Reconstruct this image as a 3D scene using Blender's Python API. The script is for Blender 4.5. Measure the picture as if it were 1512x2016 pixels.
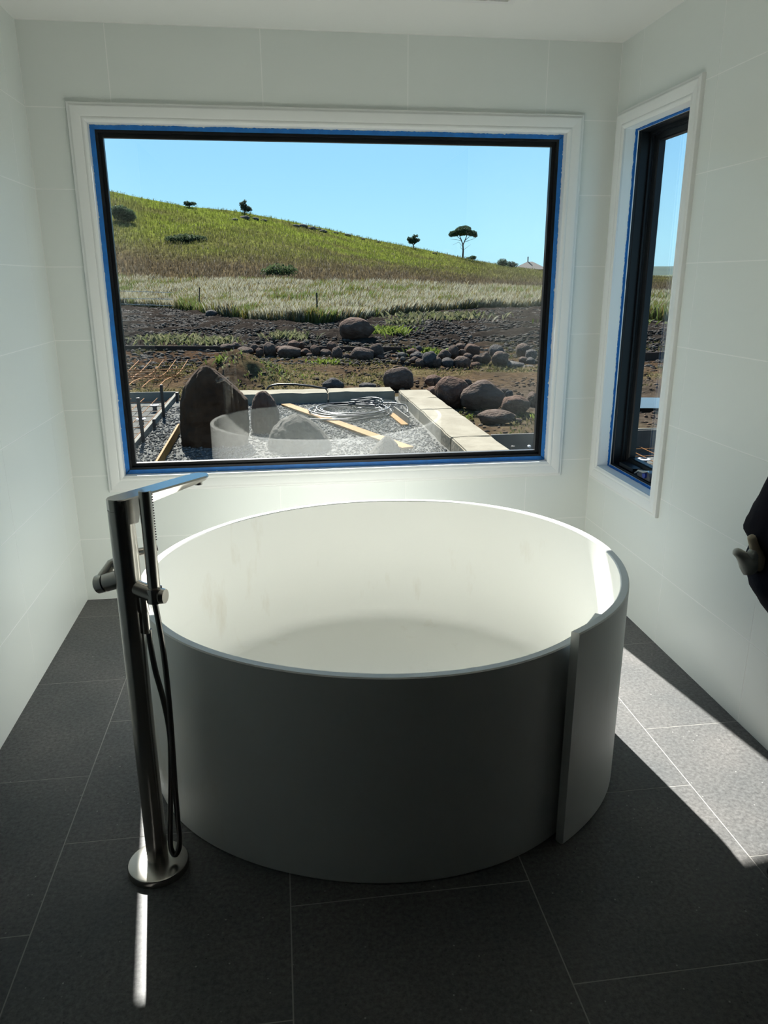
import bpy, bmesh, math, random
import numpy as np
from mathutils import Vector, Matrix, noise as mnoise

# ------------------------------------------------------------------ clean
for o in list(bpy.data.objects):
    bpy.data.objects.remove(o, do_unlink=True)
S = bpy.context.scene
C = S.collection

# ------------------------------------------------------------------ camera
cam_d = bpy.data.cameras.new('camera')
cam = bpy.data.objects.new('camera', cam_d); C.objects.link(cam)
cam_d.sensor_fit = 'VERTICAL'; cam_d.sensor_height = 36.0; cam_d.sensor_width = 27.0
cam_d.lens = 1495.32 * 36.0 / 2016.0
cam_d.clip_start = 0.05; cam_d.clip_end = 3000
RT = Vector((0.99070954, -0.13596373, -0.00291107))
FW = Vector((0.12915553, 0.94737276, -0.29292269))
UP = Vector((0.04258473, 0.28982533, 0.9561317))
m = Matrix((RT, UP, -FW)).transposed().to_4x4()
m.translation = (0.943, -3.477, 1.447)
cam.matrix_world = m
S.camera = cam

# ------------------------------------------------------------------ sky, sun, exposure
SUN_DX, SUN_SLOPE = -0.142, 0.885         # towards the sun: (-0.142, 1, 0.885)
SUN_STRENGTH = 21.0
SKY_STRENGTH = 1.05
S.view_settings.view_transform = 'Standard'
S.view_settings.look = 'None'
S.view_settings.exposure = 0.19
S.view_settings.gamma = 1.0
S.view_settings.use_curve_mapping = False

world = bpy.data.worlds.new('sky'); S.world = world
world.use_nodes = True
nt = world.node_tree; nt.nodes.clear()
wo = nt.nodes.new('ShaderNodeOutputWorld'); bg = nt.nodes.new('ShaderNodeBackground')
tc = nt.nodes.new('ShaderNodeTexCoord'); sp = nt.nodes.new('ShaderNodeSeparateXYZ')
rp = nt.nodes.new('ShaderNodeValToRGB')
nt.links.new(tc.outputs['Generated'], sp.inputs[0]); nt.links.new(sp.outputs['Z'], rp.inputs[0])
nt.links.new(rp.outputs[0], bg.inputs[0]); nt.links.new(bg.outputs[0], wo.inputs[0])
cr = rp.color_ramp
cr.elements[0].position = 0.0; cr.elements[0].color = (0.50, 0.86, 1.04, 1)
cr.elements[1].position = 1.0; cr.elements[1].color = (0.13, 0.30, 0.62, 1)
for ps, c in ((0.04, (0.47, 0.88, 1.08, 1)), (0.13, (0.36, 0.75, 1.08, 1)), (0.24, (0.25, 0.60, 1.02, 1)), (0.5, (0.17, 0.42, 0.80, 1))):
    e = cr.elements.new(ps); e.color = c
bg.inputs[1].default_value = SKY_STRENGTH

sd = bpy.data.lights.new('sun', 'SUN'); sun = bpy.data.objects.new('sun', sd); C.objects.link(sun)
sd.energy = SUN_STRENGTH; sd.angle = math.radians(0.55); sd.color = (1.0, 0.975, 0.93)
sun.rotation_euler = Vector((SUN_DX, 1.0, SUN_SLOPE)).to_track_quat('Z', 'Y').to_euler()
sun.location = (-3, 20, 20)

# ------------------------------------------------------------------ helpers
RNG = np.random.default_rng(7)
random.seed(5)

def tag(o, label=None, cat=None, group=None, kind=None):
    if label: o['label'] = label
    if cat: o['category'] = cat
    if group: o['group'] = group
    if kind: o['kind'] = kind
    return o

def empty(name, loc=(0, 0, 0), rz=0.0):
    o = bpy.data.objects.new(name, None); C.objects.link(o)
    o.location = loc; o.rotation_euler = (0, 0, rz); o.empty_display_size = 0.05
    return o

class MB:
    """collects shapes, builds one mesh object"""
    def __init__(self): self.v = []; self.f = []
    def add(self, vs, fs):
        b = len(self.v); self.v += [tuple(x) for x in vs]; self.f += [tuple(i + b for i in f) for f in fs]; return self
    def box(self, a, b):
        x0, y0, z0 = a; x1, y1, z1 = b
        return self.add([(x0,y0,z0),(x1,y0,z0),(x1,y1,z0),(x0,y1,z0),(x0,y0,z1),(x1,y0,z1),(x1,y1,z1),(x0,y1,z1)],
                        [(0,3,2,1),(4,5,6,7),(0,1,5,4),(1,2,6,5),(2,3,7,6),(3,0,4,7)])
    def obox(self, c, ux, uy, uz):
        c = Vector(c); ux = Vector(ux); uy = Vector(uy); uz = Vector(uz)
        vs = [c + sx*ux + sy*uy + sz*uz for sz in (-1,1) for sx, sy in ((-1,-1),(1,-1),(1,1),(-1,1))]
        return self.add(vs, [(0,3,2,1),(4,5,6,7),(0,1,5,4),(1,2,6,5),(2,3,7,6),(3,0,4,7)])
    def tube(self, pts, r, n=10, cap=True, closed=False):
        pts = [Vector(p) for p in pts]; N = len(pts)
        rs = r if isinstance(r, (list, tuple)) else [r]*N
        rings = []; prev = None
        for i in range(N):
            if closed: t = pts[(i+1) % N] - pts[i-1]
            else: t = pts[min(i+1, N-1)] - pts[max(i-1, 0)]
            t.normalize()
            if prev is None:
                a = Vector((0,0,1)) if abs(t.z) < .9 else Vector((1,0,0))
                u = t.cross(a).normalized()
            else:
                u = (prev - t*prev.dot(t)).normalized()
            prev = u; w = t.cross(u)
            rings.append([pts[i] + (u*math.cos(k*2*math.pi/n) + w*math.sin(k*2*math.pi/n))*rs[i] for k in range(n)])
        vs = [p for rg in rings for p in rg]; fs = []
        L = N if closed else N-1
        for i in range(L):
            j = (i+1) % N
            for k in range(n):
                fs.append((i*n+k, i*n+(k+1) % n, j*n+(k+1) % n, j*n+k))
        if cap and not closed:
            fs.append(tuple(range(n-1, -1, -1))); fs.append(tuple((N-1)*n+k for k in range(n)))
        return self.add(vs, fs)
    def lathe(self, prof, c=(0,0,0), n=48):
        cx, cy, cz = c; vs = []; fs = []
        for (r, z) in prof:
            for k in range(n):
                a = 2*math.pi*k/n; vs.append((cx+r*math.cos(a), cy+r*math.sin(a), cz+z))
        for i in range(len(prof)-1):
            for k in range(n):
                fs.append((i*n+k, i*n+(k+1) % n, (i+1)*n+(k+1) % n, (i+1)*n+k))
        if prof[0][0] > 1e-6: fs.append(tuple(range(n-1, -1, -1)))
        if prof[-1][0] > 1e-6: fs.append(tuple((len(prof)-1)*n+k for k in range(n)))
        return self.add(vs, fs)
    def build(self, name, mat, parent=None, smooth=None, recalc=True, loc=None):
        me = bpy.data.meshes.new(name); me.from_pydata(self.v, [], self.f)
        if recalc:
            bm = bmesh.new(); bm.from_mesh(me)
            bmesh.ops.remove_doubles(bm, verts=bm.verts, dist=1e-6)
            bmesh.ops.recalc_face_normals(bm, faces=bm.faces); bm.to_mesh(me); bm.free()
        if smooth is not None:
            me.polygons.foreach_set('use_smooth', [True]*len(me.polygons))
            me.set_sharp_from_angle(angle=math.radians(smooth))
        if mat: me.materials.append(mat)
        return link(name, me, parent, loc)

def link(name, me, parent=None, loc=None):
    o = bpy.data.objects.new(name, me); C.objects.link(o)
    if parent is not None:
        o.parent = parent
        o.matrix_parent_inverse = parent_inv(parent)
    if loc is not None: o.location = loc
    return o

def parent_inv(p):
    mm = Matrix.LocRotScale(p.location, p.rotation_euler, p.scale)
    if p.parent is not None:
        mm = parent_inv(p.parent).inverted() @ p.matrix_parent_inverse @ mm
    return mm.inverted()

def np_mesh(name, V, F, mat, smooth=False, cols=None):
    """V (n,3), F (m,k) numpy -> mesh datablock, fast"""
    me = bpy.data.meshes.new(name)
    V = np.asarray(V, np.float32); F = np.asarray(F, np.int32); k = F.shape[1]
    me.vertices.add(len(V)); me.vertices.foreach_set('co', V.ravel())
    me.loops.add(F.size); me.loops.foreach_set('vertex_index', F.ravel())
    me.polygons.add(len(F)); me.polygons.foreach_set('loop_start', np.arange(0, F.size, k, dtype=np.int32))
    me.polygons.foreach_set('loop_total', np.full(len(F), k, np.int32))
    if smooth: me.polygons.foreach_set('use_smooth', np.ones(len(F), bool))
    if cols is not None:
        ca = me.color_attributes.new('col', 'FLOAT_COLOR', 'POINT')
        cc = np.ones((len(V), 4), np.float32); cc[:, :3] = cols
        ca.data.foreach_set('color', cc.ravel())
    me.update(calc_edges=True); me.validate()
    if mat: me.materials.append(mat)
    return me

def vnoise(x, y, seed=0):
    xi = np.floor(x); yi = np.floor(y); xf = x-xi; yf = y-yi
    def h(a, b):
        s = np.sin(a*127.1 + b*311.7 + seed*74.7)*43758.5453
        return s-np.floor(s)
    u = xf*xf*(3-2*xf); v = yf*yf*(3-2*yf)
    return (h(xi, yi)*(1-u)+h(xi+1, yi)*u)*(1-v)+(h(xi, yi+1)*(1-u)+h(xi+1, yi+1)*u)*v
def fbm(x, y, seed=0, oct=4):
    s = 0; a = .5; f = 1.0
    for i in range(oct):
        s = s+a*(vnoise(x*f+i*17.3, y*f-i*9.1, seed+i)-.5)*2; a *= .5; f *= 2.03
    return s
def sst(a, b, x):
    t = np.clip((x-a)/(b-a), 0, 1); return t*t*(3-2*t)

# ------------------------------------------------------------------ materials
MATS = {}
def mat(name, col, rough=.5, metal=0.0, vary=None, scale=8.0, bump=0.0, bscale=None, spec=None, detail=6.0, stretch=None):
    """principled; vary = second colour mixed in by noise"""
    if name in MATS: return MATS[name]
    M = bpy.data.materials.new(name); M.use_nodes = True
    N = M.node_tree.nodes; L = M.node_tree.links
    b = N['Principled BSDF']
    b.inputs['Base Color'].default_value = (*col, 1); b.inputs['Roughness'].default_value = rough
    b.inputs['Metallic'].default_value = metal
    if spec is not None: b.inputs['Specular IOR Level'].default_value = spec
    t = N.new('ShaderNodeTexCoord'); src = t.outputs['Object']
    if stretch:
        mp = N.new('ShaderNodeMapping'); mp.inputs['Scale'].default_value = stretch
        L.new(src, mp.inputs[0]); src = mp.outputs[0]
    if vary is not None:
        n = N.new('ShaderNodeTexNoise'); n.inputs['Scale'].default_value = scale; n.inputs['Detail'].default_value = detail
        r = N.new('ShaderNodeValToRGB'); r.color_ramp.elements[0].position = .35; r.color_ramp.elements[1].position = .65
        r.color_ramp.elements[0].color = (*col, 1); r.color_ramp.elements[1].color = (*vary, 1)
        L.new(src, n.inputs['Vector']); L.new(n.outputs['Fac'], r.inputs[0]); L.new(r.outputs[0], b.inputs['Base Color'])
    if bump:
        n2 = N.new('ShaderNodeTexNoise'); n2.inputs['Scale'].default_value = bscale or scale*4; n2.inputs['Detail'].default_value = 4
        bp = N.new('ShaderNodeBump'); bp.inputs['Strength'].default_value = bump; bp.inputs['Distance'].default_value = .01
        L.new(src, n2.inputs['Vector']); L.new(n2.outputs['Fac'], bp.inputs['Height']); L.new(bp.outputs[0], b.inputs['Normal'])
    MATS[name] = M
    return M

def col_mat(name, rough=.7, trans=0.0):
    """colour from the mesh's own colour attribute (leaf / blade / stone colours)"""
    M = bpy.data.materials.new(name); M.use_nodes = True
    N = M.node_tree.nodes; L = M.node_tree.links; b = N['Principled BSDF']
    a = N.new('ShaderNodeAttribute'); a.attribute_name = 'col'
    L.new(a.outputs['Color'], b.inputs['Base Color']); b.inputs['Roughness'].default_value = rough
    b.inputs['Specular IOR Level'].default_value = .05
    if trans:
        tr = N.new('ShaderNodeBsdfTranslucent'); mx = N.new('ShaderNodeMixShader'); mx.inputs[0].default_value = trans
        L.new(a.outputs['Color'], tr.inputs[0]); L.new(b.outputs[0], mx.inputs[1]); L.new(tr.outputs[0], mx.inputs[2])
        L.new(mx.outputs[0], N['Material Output'].inputs[0])
    MATS[name] = M
    return M

M_TILE = mat('white_wall_tile', (.80, .835, .795), .32, vary=(.815, .85, .81), scale=1.5)
M_GROUT = mat('white_grout', (.95, .96, .93), .7)
M_PAINT = mat('white_paint', (.87, .88, .85), .45)
M_CEIL = mat('ceiling_paint', (.84, .845, .81), .7)
M_DARKWALL = mat('grey_back_room_wall', (.04, .04, .04), .7)
M_FGROUT = mat('grey_floor_grout', (.30, .29, .27), .8)
M_FRAME = mat('black_aluminium', (.006, .007, .009), .42, spec=.3)
M_TAPE = mat('blue_masking_tape', (.012, .15, .48), .5, vary=(.014, .19, .58), scale=30)
M_NICKEL = mat('brushed_nickel', (.50, .475, .44), .24, 1.0)
M_HOSE = mat('dark_metal_hose', (.20, .19, .18), .28, 1.0)
M_RUBBER = mat('black_rubber', (.012, .012, .012), .5)

def floor_tile_mat():
    M = bpy.data.materials.new('dark_stone_floor_tile'); M.use_nodes = True
    N = M.node_tree.nodes; L = M.node_tree.links; b = N['Principled BSDF']
    t = N.new('ShaderNodeTexCoord')
    n1 = N.new('ShaderNodeTexNoise'); n1.inputs['Scale'].default_value = 3.2; n1.inputs['Detail'].default_value = 8
    n2 = N.new('ShaderNodeTexNoise'); n2.inputs['Scale'].default_value = 90; n2.inputs['Detail'].default_value = 8; n2.inputs['Roughness'].default_value = .7
    n3 = N.new('ShaderNodeTexVoronoi'); n3.inputs['Scale'].default_value = 34; n3.feature = 'F1'
    for n in (n1, n2, n3): L.new(t.outputs['Object'], n.inputs['Vector'])
    r1 = N.new('ShaderNodeValToRGB'); r1.color_ramp.elements[0].position = .3; r1.color_ramp.elements[1].position = .7
    r1.color_ramp.elements[0].color = (.080, .083, .084, 1); r1.color_ramp.elements[1].color = (.128, .122, .117, 1)
    r2 = N.new('ShaderNodeValToRGB'); r2.color_ramp.elements[0].position = .35; r2.color_ramp.elements[1].position = .7
    r2.color_ramp.elements[0].color = (.55, .55, .55, 1); r2.color_ramp.elements[1].color = (1.42, 1.42, 1.42, 1)
    mx = N.new('ShaderNodeMix'); mx.data_type = 'RGBA'; mx.blend_type = 'MULTIPLY'; mx.inputs[0].default_value = 1.0
    L.new(n1.outputs['Fac'], r1.inputs[0]); L.new(n2.outputs['Fac'], r2.inputs[0])
    L.new(r1.outputs[0], mx.inputs[6]); L.new(r2.outputs[0], mx.inputs[7])
    # pale shell flecks and dark pits in the stone
    r3 = N.new('ShaderNodeValToRGB'); r3.color_ramp.elements[0].position = .055; r3.color_ramp.elements[1].position = .085
    r3.color_ramp.elements[0].color = (1, 1, 1, 1); r3.color_ramp.elements[1].color = (0, 0, 0, 1)
    L.new(n3.outputs['Distance'], r3.inputs[0])
    r4 = N.new('ShaderNodeValToRGB'); r4.color_ramp.elements[0].position = .45; r4.color_ramp.elements[1].position = .55
    r4.color_ramp.elements[0].color = (.03, .03, .032, 1); r4.color_ramp.elements[1].color = (.30, .295, .28, 1)
    L.new(n3.outputs['Color'], r4.inputs[0])
    mx2 = N.new('ShaderNodeMix'); mx2.data_type = 'RGBA'
    L.new(r3.outputs[0], mx2.inputs[0]); L.new(mx.outputs[2], mx2.inputs[6]); L.new(r4.outputs[0], mx2.inputs[7])
    L.new(mx2.outputs[2], b.inputs['Base Color'])
    b.inputs['Roughness'].default_value = .48; b.inputs['Specular IOR Level'].default_value = .35
    bp = N.new('ShaderNodeBump'); bp.inputs['Strength'].default_value = .15; bp.inputs['Distance'].default_value = .004
    L.new(n2.outputs['Fac'], bp.inputs['Height']); L.new(bp.outputs[0], b.inputs['Normal'])
    return M
M_FTILE = floor_tile_mat()

def glass_mat():
    M = bpy.data.materials.new('window_glass'); M.use_nodes = True
    N = M.node_tree.nodes; L = M.node_tree.links
    N.remove(N['Principled BSDF'])
    # Schlick reflectance of a pane of glass, the same from either side
    ge = N.new('ShaderNodeNewGeometry'); dt = N.new('ShaderNodeVectorMath'); dt.operation = 'DOT_PRODUCT'
    L.new(ge.outputs['Normal'], dt.inputs[0]); L.new(ge.outputs['Incoming'], dt.inputs[1])
    ab = N.new('ShaderNodeMath'); ab.operation = 'ABSOLUTE'; L.new(dt.outputs['Value'], ab.inputs[0])
    iv = N.new('ShaderNodeMath'); iv.operation = 'SUBTRACT'; iv.inputs[0].default_value = 1.0; L.new(ab.outputs[0], iv.inputs[1])
    pw = N.new('ShaderNodeMath'); pw.operation = 'POWER'; pw.inputs[1].default_value = 5.0; L.new(iv.outputs[0], pw.inputs[0])
    fr = N.new('ShaderNodeMath'); fr.operation = 'MULTIPLY_ADD'; fr.inputs[1].default_value = .92; fr.inputs[2].default_value = .08
    L.new(pw.outputs[0], fr.inputs[0])
    tr = N.new('ShaderNodeBsdfTransparent'); tr.inputs[0].default_value = (.975, .985, .98, 1)
    gl = N.new('ShaderNodeBsdfGlossy'); gl.inputs['Roughness'].default_value = 0.0
    mx = N.new('ShaderNodeMixShader')
    L.new(fr.outputs[0], mx.inputs[0]); L.new(tr.outputs[0], mx.inputs[1]); L.new(gl.outputs[0], mx.inputs[2])
    L.new(mx.outputs[0], N['Material Output'].inputs[0])
    return M
M_GLASS = glass_mat()

# ------------------------------------------------------------------ room shell
W = 2.442; H = 2.4; YB = -5.2        # room width, height, rear end
# window openings (u along the wall, v up)
OB = (.224, 2.222, .5925, 2.052)      # back wall, u = X
OR = (.100, .650, .586, 2.056)       # right wall, u = -Y

def wall_with_hole(axis_map, u0, u1, v0, v1, hole, d0, d1):
    mb = MB()
    def bx(a0, a1, b0, b1):
        p = axis_map(a0, b0, d0); q = axis_map(a1, b1, d1)
        mb.box([min(p[i], q[i]) for i in range(3)], [max(p[i], q[i]) for i in range(3)])
    if hole is None: bx(u0, u1, v0, v1); return mb
    a0, a1, b0, b1 = hole
    bx(u0, a0, v0, v1); bx(a1, u1, v0, v1); bx(a0, a1, v0, b0); bx(a0, a1, b1, v1)
    return mb
mapB = lambda u, v, d: (u, d, v)                 # back wall: depth +Y
mapR = lambda u, v, d: (W+d, -u, v)              # right wall: depth +X
mapL = lambda u, v, d: (-d, -u, v)               # left wall: depth -X
G = .0004
wall_back = wall_with_hole(mapB, -.2, W+.0015, 0, H, OB, G, .085).build('wall_back', M_GROUT)
tag(wall_back, 'pale tiled back wall around the wide picture window', 'wall', kind='structure')
wall_right = wall_with_hole(mapR, -.085, 5.2, 0, H, OR, G, .150).build('wall_right', M_GROUT)
tag(wall_right, 'pale tiled wall on the right with the narrow window', 'wall', kind='structure')
wall_left = wall_with_hole(mapL, -.085, 5.2, 0, H, None, G, .20).build('wall_left', M_GROUT)
tag(wall_left, 'pale tiled wall on the left without a window', 'wall', kind='structure')
mb = MB().box((-.2, YB-.15, 0), (W+.15, YB, H)); wall_front = mb.build('wall_front', M_DARKWALL)
tag(wall_front, 'dark grey wall behind the viewer', 'wall', kind='structure')
ceiling = MB().box((-.2, YB-.15, H), (W+.15, .085, H+.12)).build('ceiling', M_CEIL)
tag(ceiling, 'plain white painted ceiling', 'ceiling', kind='structure')
floor = MB().box((-.2, YB-.15, -.15), (W+.15, .085, -G)).build('floor', M_FGROUT)
tag(floor, 'dark grey stone tiled bathroom floor', 'floor', kind='structure')

def rect_minus(r, h):
    """axis rect minus hole -> list of rects"""
    u0, u1, v0, v1 = r
    if h is None: return [r]
    a0, a1, b0, b1 = h
    if a0 >= u1 or a1 <= u0 or b0 >= v1 or b1 <= v0: return [r]
    out = []
    if v0 < b0: out.append((u0, u1, v0, b0))
    if v1 > b1: out.append((u0, u1, b1, v1))
    lo, hi = max(v0, b0), min(v1, b1)
    if u0 < a0: out.append((u0, a0, lo, hi))
    if u1 > a1: out.append((a1, u1, lo, hi))
    return out
GAP = .0016
def tile_wall(parent, amap, ulen, off_even, off_odd, hole, flip=False, umin=0.0):
    hh = None if hole is None else (hole[0]-.004, hole[1]+.004, hole[2]-.004, hole[3]+.004)
    for r in range(8):
        off = off_even if r % 2 == 0 else off_odd
        us = [umin]
        u = off
        while u < ulen-.02:
            if u > umin+.02: us.append(u)
            u += .597
        us.append(ulen)
        for a, b in zip(us[:-1], us[1:]):
            rc = (a+GAP, b-GAP, r*.3+GAP, (r+1)*.3-GAP)
            parts = [q for q in rect_minus(rc, hh) if q[1]-q[0] > .003 and q[3]-q[2] > .003]
            if not parts: continue
            mb = MB()
            for (u0, u1, v0, v1) in parts:
                p = amap(u0, v0, 0); q = amap(u1, v1, G)
                mb.box([min(p[i], q[i]) for i in range(3)], [max(p[i], q[i]) for i in range(3)])
            mb.build('tile', M_TILE, parent, recalc=False)
tile_wall(wall_back, mapB, W, .328, .328, OB)
tile_wall(wall_right, mapR, 2.588, .200, .200, OR)
tile_wall(wall_left, mapL, 2.588, .200, .200, None)
# unseen side wall linings beyond the tiled end of the room,
# added dark behind the viewer to cut light bounced onto bath and floor
for nm, mp, par in (('wall_lining', mapL, wall_left), ('wall_lining', mapR, wall_right)):
    p = mp(2.590, 0, 0); q = mp(5.2, H, G)
    MB().box([min(p[i], q[i]) for i in range(3)], [max(p[i], q[i]) for i in range(3)]).build(nm, M_DARKWALL, par)

# floor tiles, 600 x 600 in half bond
FX = [0, .318, .916, 1.512, 2.109, W]
FG = .0016
for ci in range(5):
    y0 = -.2 if ci % 2 == 0 else -.497
    ys = [0.0]; y = y0
    while y > -5.0: ys.append(y); y -= .595
    ys.append(YB)
    for a, b in zip(ys[:-1], ys[1:]):
        if a-b < .02: continue
        o = MB().box((FX[ci]+(FG if ci else 0), b+FG, -G), (FX[ci+1]-(FG if ci < 4 else 0), a-FG, 0)).build('tile', None, floor, recalc=False)
        o.data.materials.append(M_FTILE)

# ------------------------------------------------------------------ ring profiles around an opening
def ring_side(rect, prof, side, amap):
    """one mitred side of a frame; prof = closed polygon of (outward offset, depth)"""
    u0, u1, v0, v1 = rect; vs = []; n = len(prof)
    for e in (0, 1):
        for (o, d) in prof:
            if side == 'bottom': u = (u0-o, u1+o)[e]; v = v0-o
            elif side == 'top':  u = (u0-o, u1+o)[e]; v = v1+o
            elif side == 'left': u = u0-o; v = (v0-o, v1+o)[e]
            else:                u = u1+o; v = (v0-o, v1+o)[e]
            vs.append(amap(u, v, d))
    fs = [tuple(range(n)), tuple(range(2*n-1, n-1, -1))] + [(i, (i+1) % n, n+(i+1) % n, n+i) for i in range(n)]
    return MB().add(vs, fs)
SIDES = ('bottom', 'top', 'left', 'right')

def window(name, rect, amap, label, deep, pane_d, seed, tape_d):
    root = empty(name, amap((rect[0]+rect[1])/2, rect[2], 0))
    tag(root, label, 'window', kind='structure')
    # timber architrave with a bead and a small quirk
    arch = [(-.004, 0), (-.004, -.009), (.004, -.012), (.006, -.0145), (.014, -.0150), (.0165, -.0135), (.020, -.016), (.050, -.0195),
            (.056, -.0195), (.060, -.0150), (.066, -.0150), (.068, -.012), (.068, 0)]
    for s in SIDES:
        ring_side(rect, arch, s, amap).build('architrave', M_PAINT, root, smooth=50)
    # white painted reveal lining the opening
    rev = [(-.004, 0), (0, 0), (0, tape_d+.012), (-.004, tape_d+.012)]
    for s in SIDES:
        ring_side(rect, rev, s, amap).build('reveal', M_PAINT, root)
    # black aluminium: outer frame with two steps, then the glazing bead
    fr = [(-.004, tape_d), (-.021, tape_d), (-.021, tape_d-.004), (-.034, tape_d-.004), (-.034, pane_d-.012), (-.050, pane_d-.012), (-.050, pane_d+.012), (-.004, pane_d+.03)] if not deep else \
         [(-.004, tape_d), (-.012, tape_d), (-.012, tape_d+.010), (-.014, tape_d+.012), (-.014, tape_d+.050), (-.026, tape_d+.050), (-.026, tape_d+.060), (-.004, tape_d+.060)]
    for s in SIDES:
        ring_side(rect, fr, s, amap).build('frame', M_FRAME, root)
    inner = .050
    if deep:
        sash = [(-.015, tape_d+.060), (-.030, tape_d+.060), (-.030, tape_d+.066), (-.048, tape_d+.070), (-.052, tape_d+.076), (-.052, tape_d+.103), (-.015, tape_d+.103)]
        for s in SIDES:
            ring_side(rect, sash, s, amap).build('sash', M_FRAME, root)
        inner = .052
    # the pane
    u0, u1, v0, v1 = rect[0]+inner-.006, rect[1]-inner+.006, rect[2]+inner-.006, rect[3]-inner+.006
    p = amap(u0, v0, pane_d); q = amap(u1, v1, pane_d+.006)
    MB().box([min(p[i], q[i]) for i in range(3)], [max(p[i], q[i]) for i in range(3)]).build('glass_pane', M_GLASS, root)
    # blue masking tape on the frame, its outer edge ragged with white paint
    rr = random.Random(seed)
    for s in SIDES:
        horizontal = s in ('bottom', 'top')
        L0, L1 = (rect[0], rect[1]) if horizontal else (rect[2], rect[3])
        n = int((L1-L0)/.006); vs = []; fs = []
        base = {'top': .006, 'bottom': .002, 'left': .004, 'right': .005}[s]; w = base
        inn = .0235 if not deep else .012
        for i in range(n+1):
            a = L0+(L1-L0)*i/n
            w = .75*w+.25*(base+rr.uniform(-.004, .004)); ww = w+rr.uniform(-.0012, .0012)
            if rr.random() < .015: ww += rr.uniform(.002, .006)
            ww = min(max(ww, .0006), inn-.006)
            ai = min(max(a, L0+.020), L1-.020)
            ao = min(max(a, L0+ww), L1-ww)
            for (off, aa) in ((ww, ao), (inn, ai)):
                if s == 'bottom': vs.append(amap(aa, rect[2]+off, tape_d-.0052))
                elif s == 'top':  vs.append(amap(aa, rect[3]-off, tape_d-.0052))
                elif s == 'left': vs.append(amap(rect[0]+off, aa, tape_d-.0052))
                else:             vs.append(amap(rect[1]-off, aa, tape_d-.0052))
        for i in range(n): fs.append((2*i, 2*i+2, 2*i+3, 2*i+1))
        t = MB().add(vs, fs).build('masking_tape', M_TAPE, root)
        md = t.modifiers.new('thick', 'SOLIDIFY'); md.thickness = .0006; md.offset = 0
        if deep:
            vs = []; w = .013
            for i in range(n+1):
                a = L0+(L1-L0)*i/n; w = .7*w+.3*(.013+rr.uniform(-.004, .004)); ww = w+rr.uniform(-.001, .001)
                for dd in (tape_d-ww, tape_d-.004):
                    if s == 'bottom': vs.append(amap(a, rect[2]+.0045, dd))
                    elif s == 'top':  vs.append(amap(a, rect[3]-.0045, dd))
                    elif s == 'left': vs.append(amap(rect[0]+.0045, a, dd))
                    else:             vs.append(amap(rect[1]-.0045, a, dd))
            t2 = MB().add(vs, [(2*i, 2*i+2, 2*i+3, 2*i+1) for i in range(n)]).build('masking_tape', M_TAPE, root)
            md = t2.modifiers.new('thick', 'SOLIDIFY'); md.thickness = .0006; md.offset = 0
        # white caulk line behind the ragged tape
    caulk = [(-.0005, tape_d-.004), (-.0205, tape_d-.004), (-.0205, tape_d+.001), (-.0005, tape_d+.001)] if not deep else \
            [(-.0005, tape_d-.004), (-.0115, tape_d-.004), (-.0115, tape_d+.001), (-.0005, tape_d+.001)]
    for s in SIDES:
        ring_side(rect, caulk, s, amap).build('caulk_bead', M_PAINT, root)
    return root
win1 = window('window_1', OB, mapB, 'wide black framed picture window in the back wall, edged with blue tape', False, .060, 3, .035)
win2 = window('window_2', OR, mapR, 'narrow black awning window in the right wall, edged with blue tape', True, .150, 4, .055)

# chain winder on the bottom rail of the narrow window
wz = OR[2]+.030
yw = -.41
M_WIND = mat('grey_winder', (.10, .10, .11), .35)
wd = MB()
prof = [(0, 0), (.115, 0), (.125, .012), (.115, .022), (.075, .030), (.04, .040), (.012, .034), (0, .016)]
n = len(prof); vs = []
for e in (0, 1):
    for (a, b) in prof: vs.append((W+.075+.03*e, yw-.06+a, wz-.014+b))
wd.add(vs, [tuple(range(n)), tuple(range(2*n-1, n-1, -1))]+[(i, (i+1) % n, n+(i+1) % n, n+i) for i in range(n)])
winder = wd.build('window_winder', M_WIND, win2, smooth=40)
M_BLUECAP = mat('blue_cap', (.02, .05, .35), .3)
cap = MB()
cap.tube([(W+.077, yw-.018, wz+.006), (W+.066, yw-.018, wz+.006)], .014, 20)
cap.build('knob_cap', M_BLUECAP, winder, smooth=40)
MB().tube([(W+.070, yw-.05, wz+.030), (W+.066, yw-.02, wz+.020), (W+.064, yw+.02, wz+.018), (W+.064, yw+.06, wz-.004)][::-1], [.004, .007, .007, .004], 8).build('crank_arm', M_NICKEL, winder, smooth=60)
MB().box((W+.072, -.31, wz-.010), (W+.112, -.17, wz+.006)).build('chain_box', M_FRAME, winder)

# sloping verge of the roof over the picture window (its shadow cuts the sunlit patch)
mb = MB()
def zv(x): return 2.45-.140*(x-.15)
vs = []
for x in (-1.6, 2.40):
    for (y, dz) in ((.086, .02), (.52, 0.0), (.52, .20), (.086, .22)): vs.append((x, y, zv(x)+dz))
mb.add(vs, [(0, 1, 2, 3), (7, 6, 5, 4), (0, 4, 5, 1), (1, 5, 6, 2), (2, 6, 7, 3), (3, 7, 4, 0)])
tag(mb.build('trim_1', mat('dark_verge', (.08, .08, .085), .6)), 'sloping dark roof verge outside above the picture window', 'roof verge', kind='structure')

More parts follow.
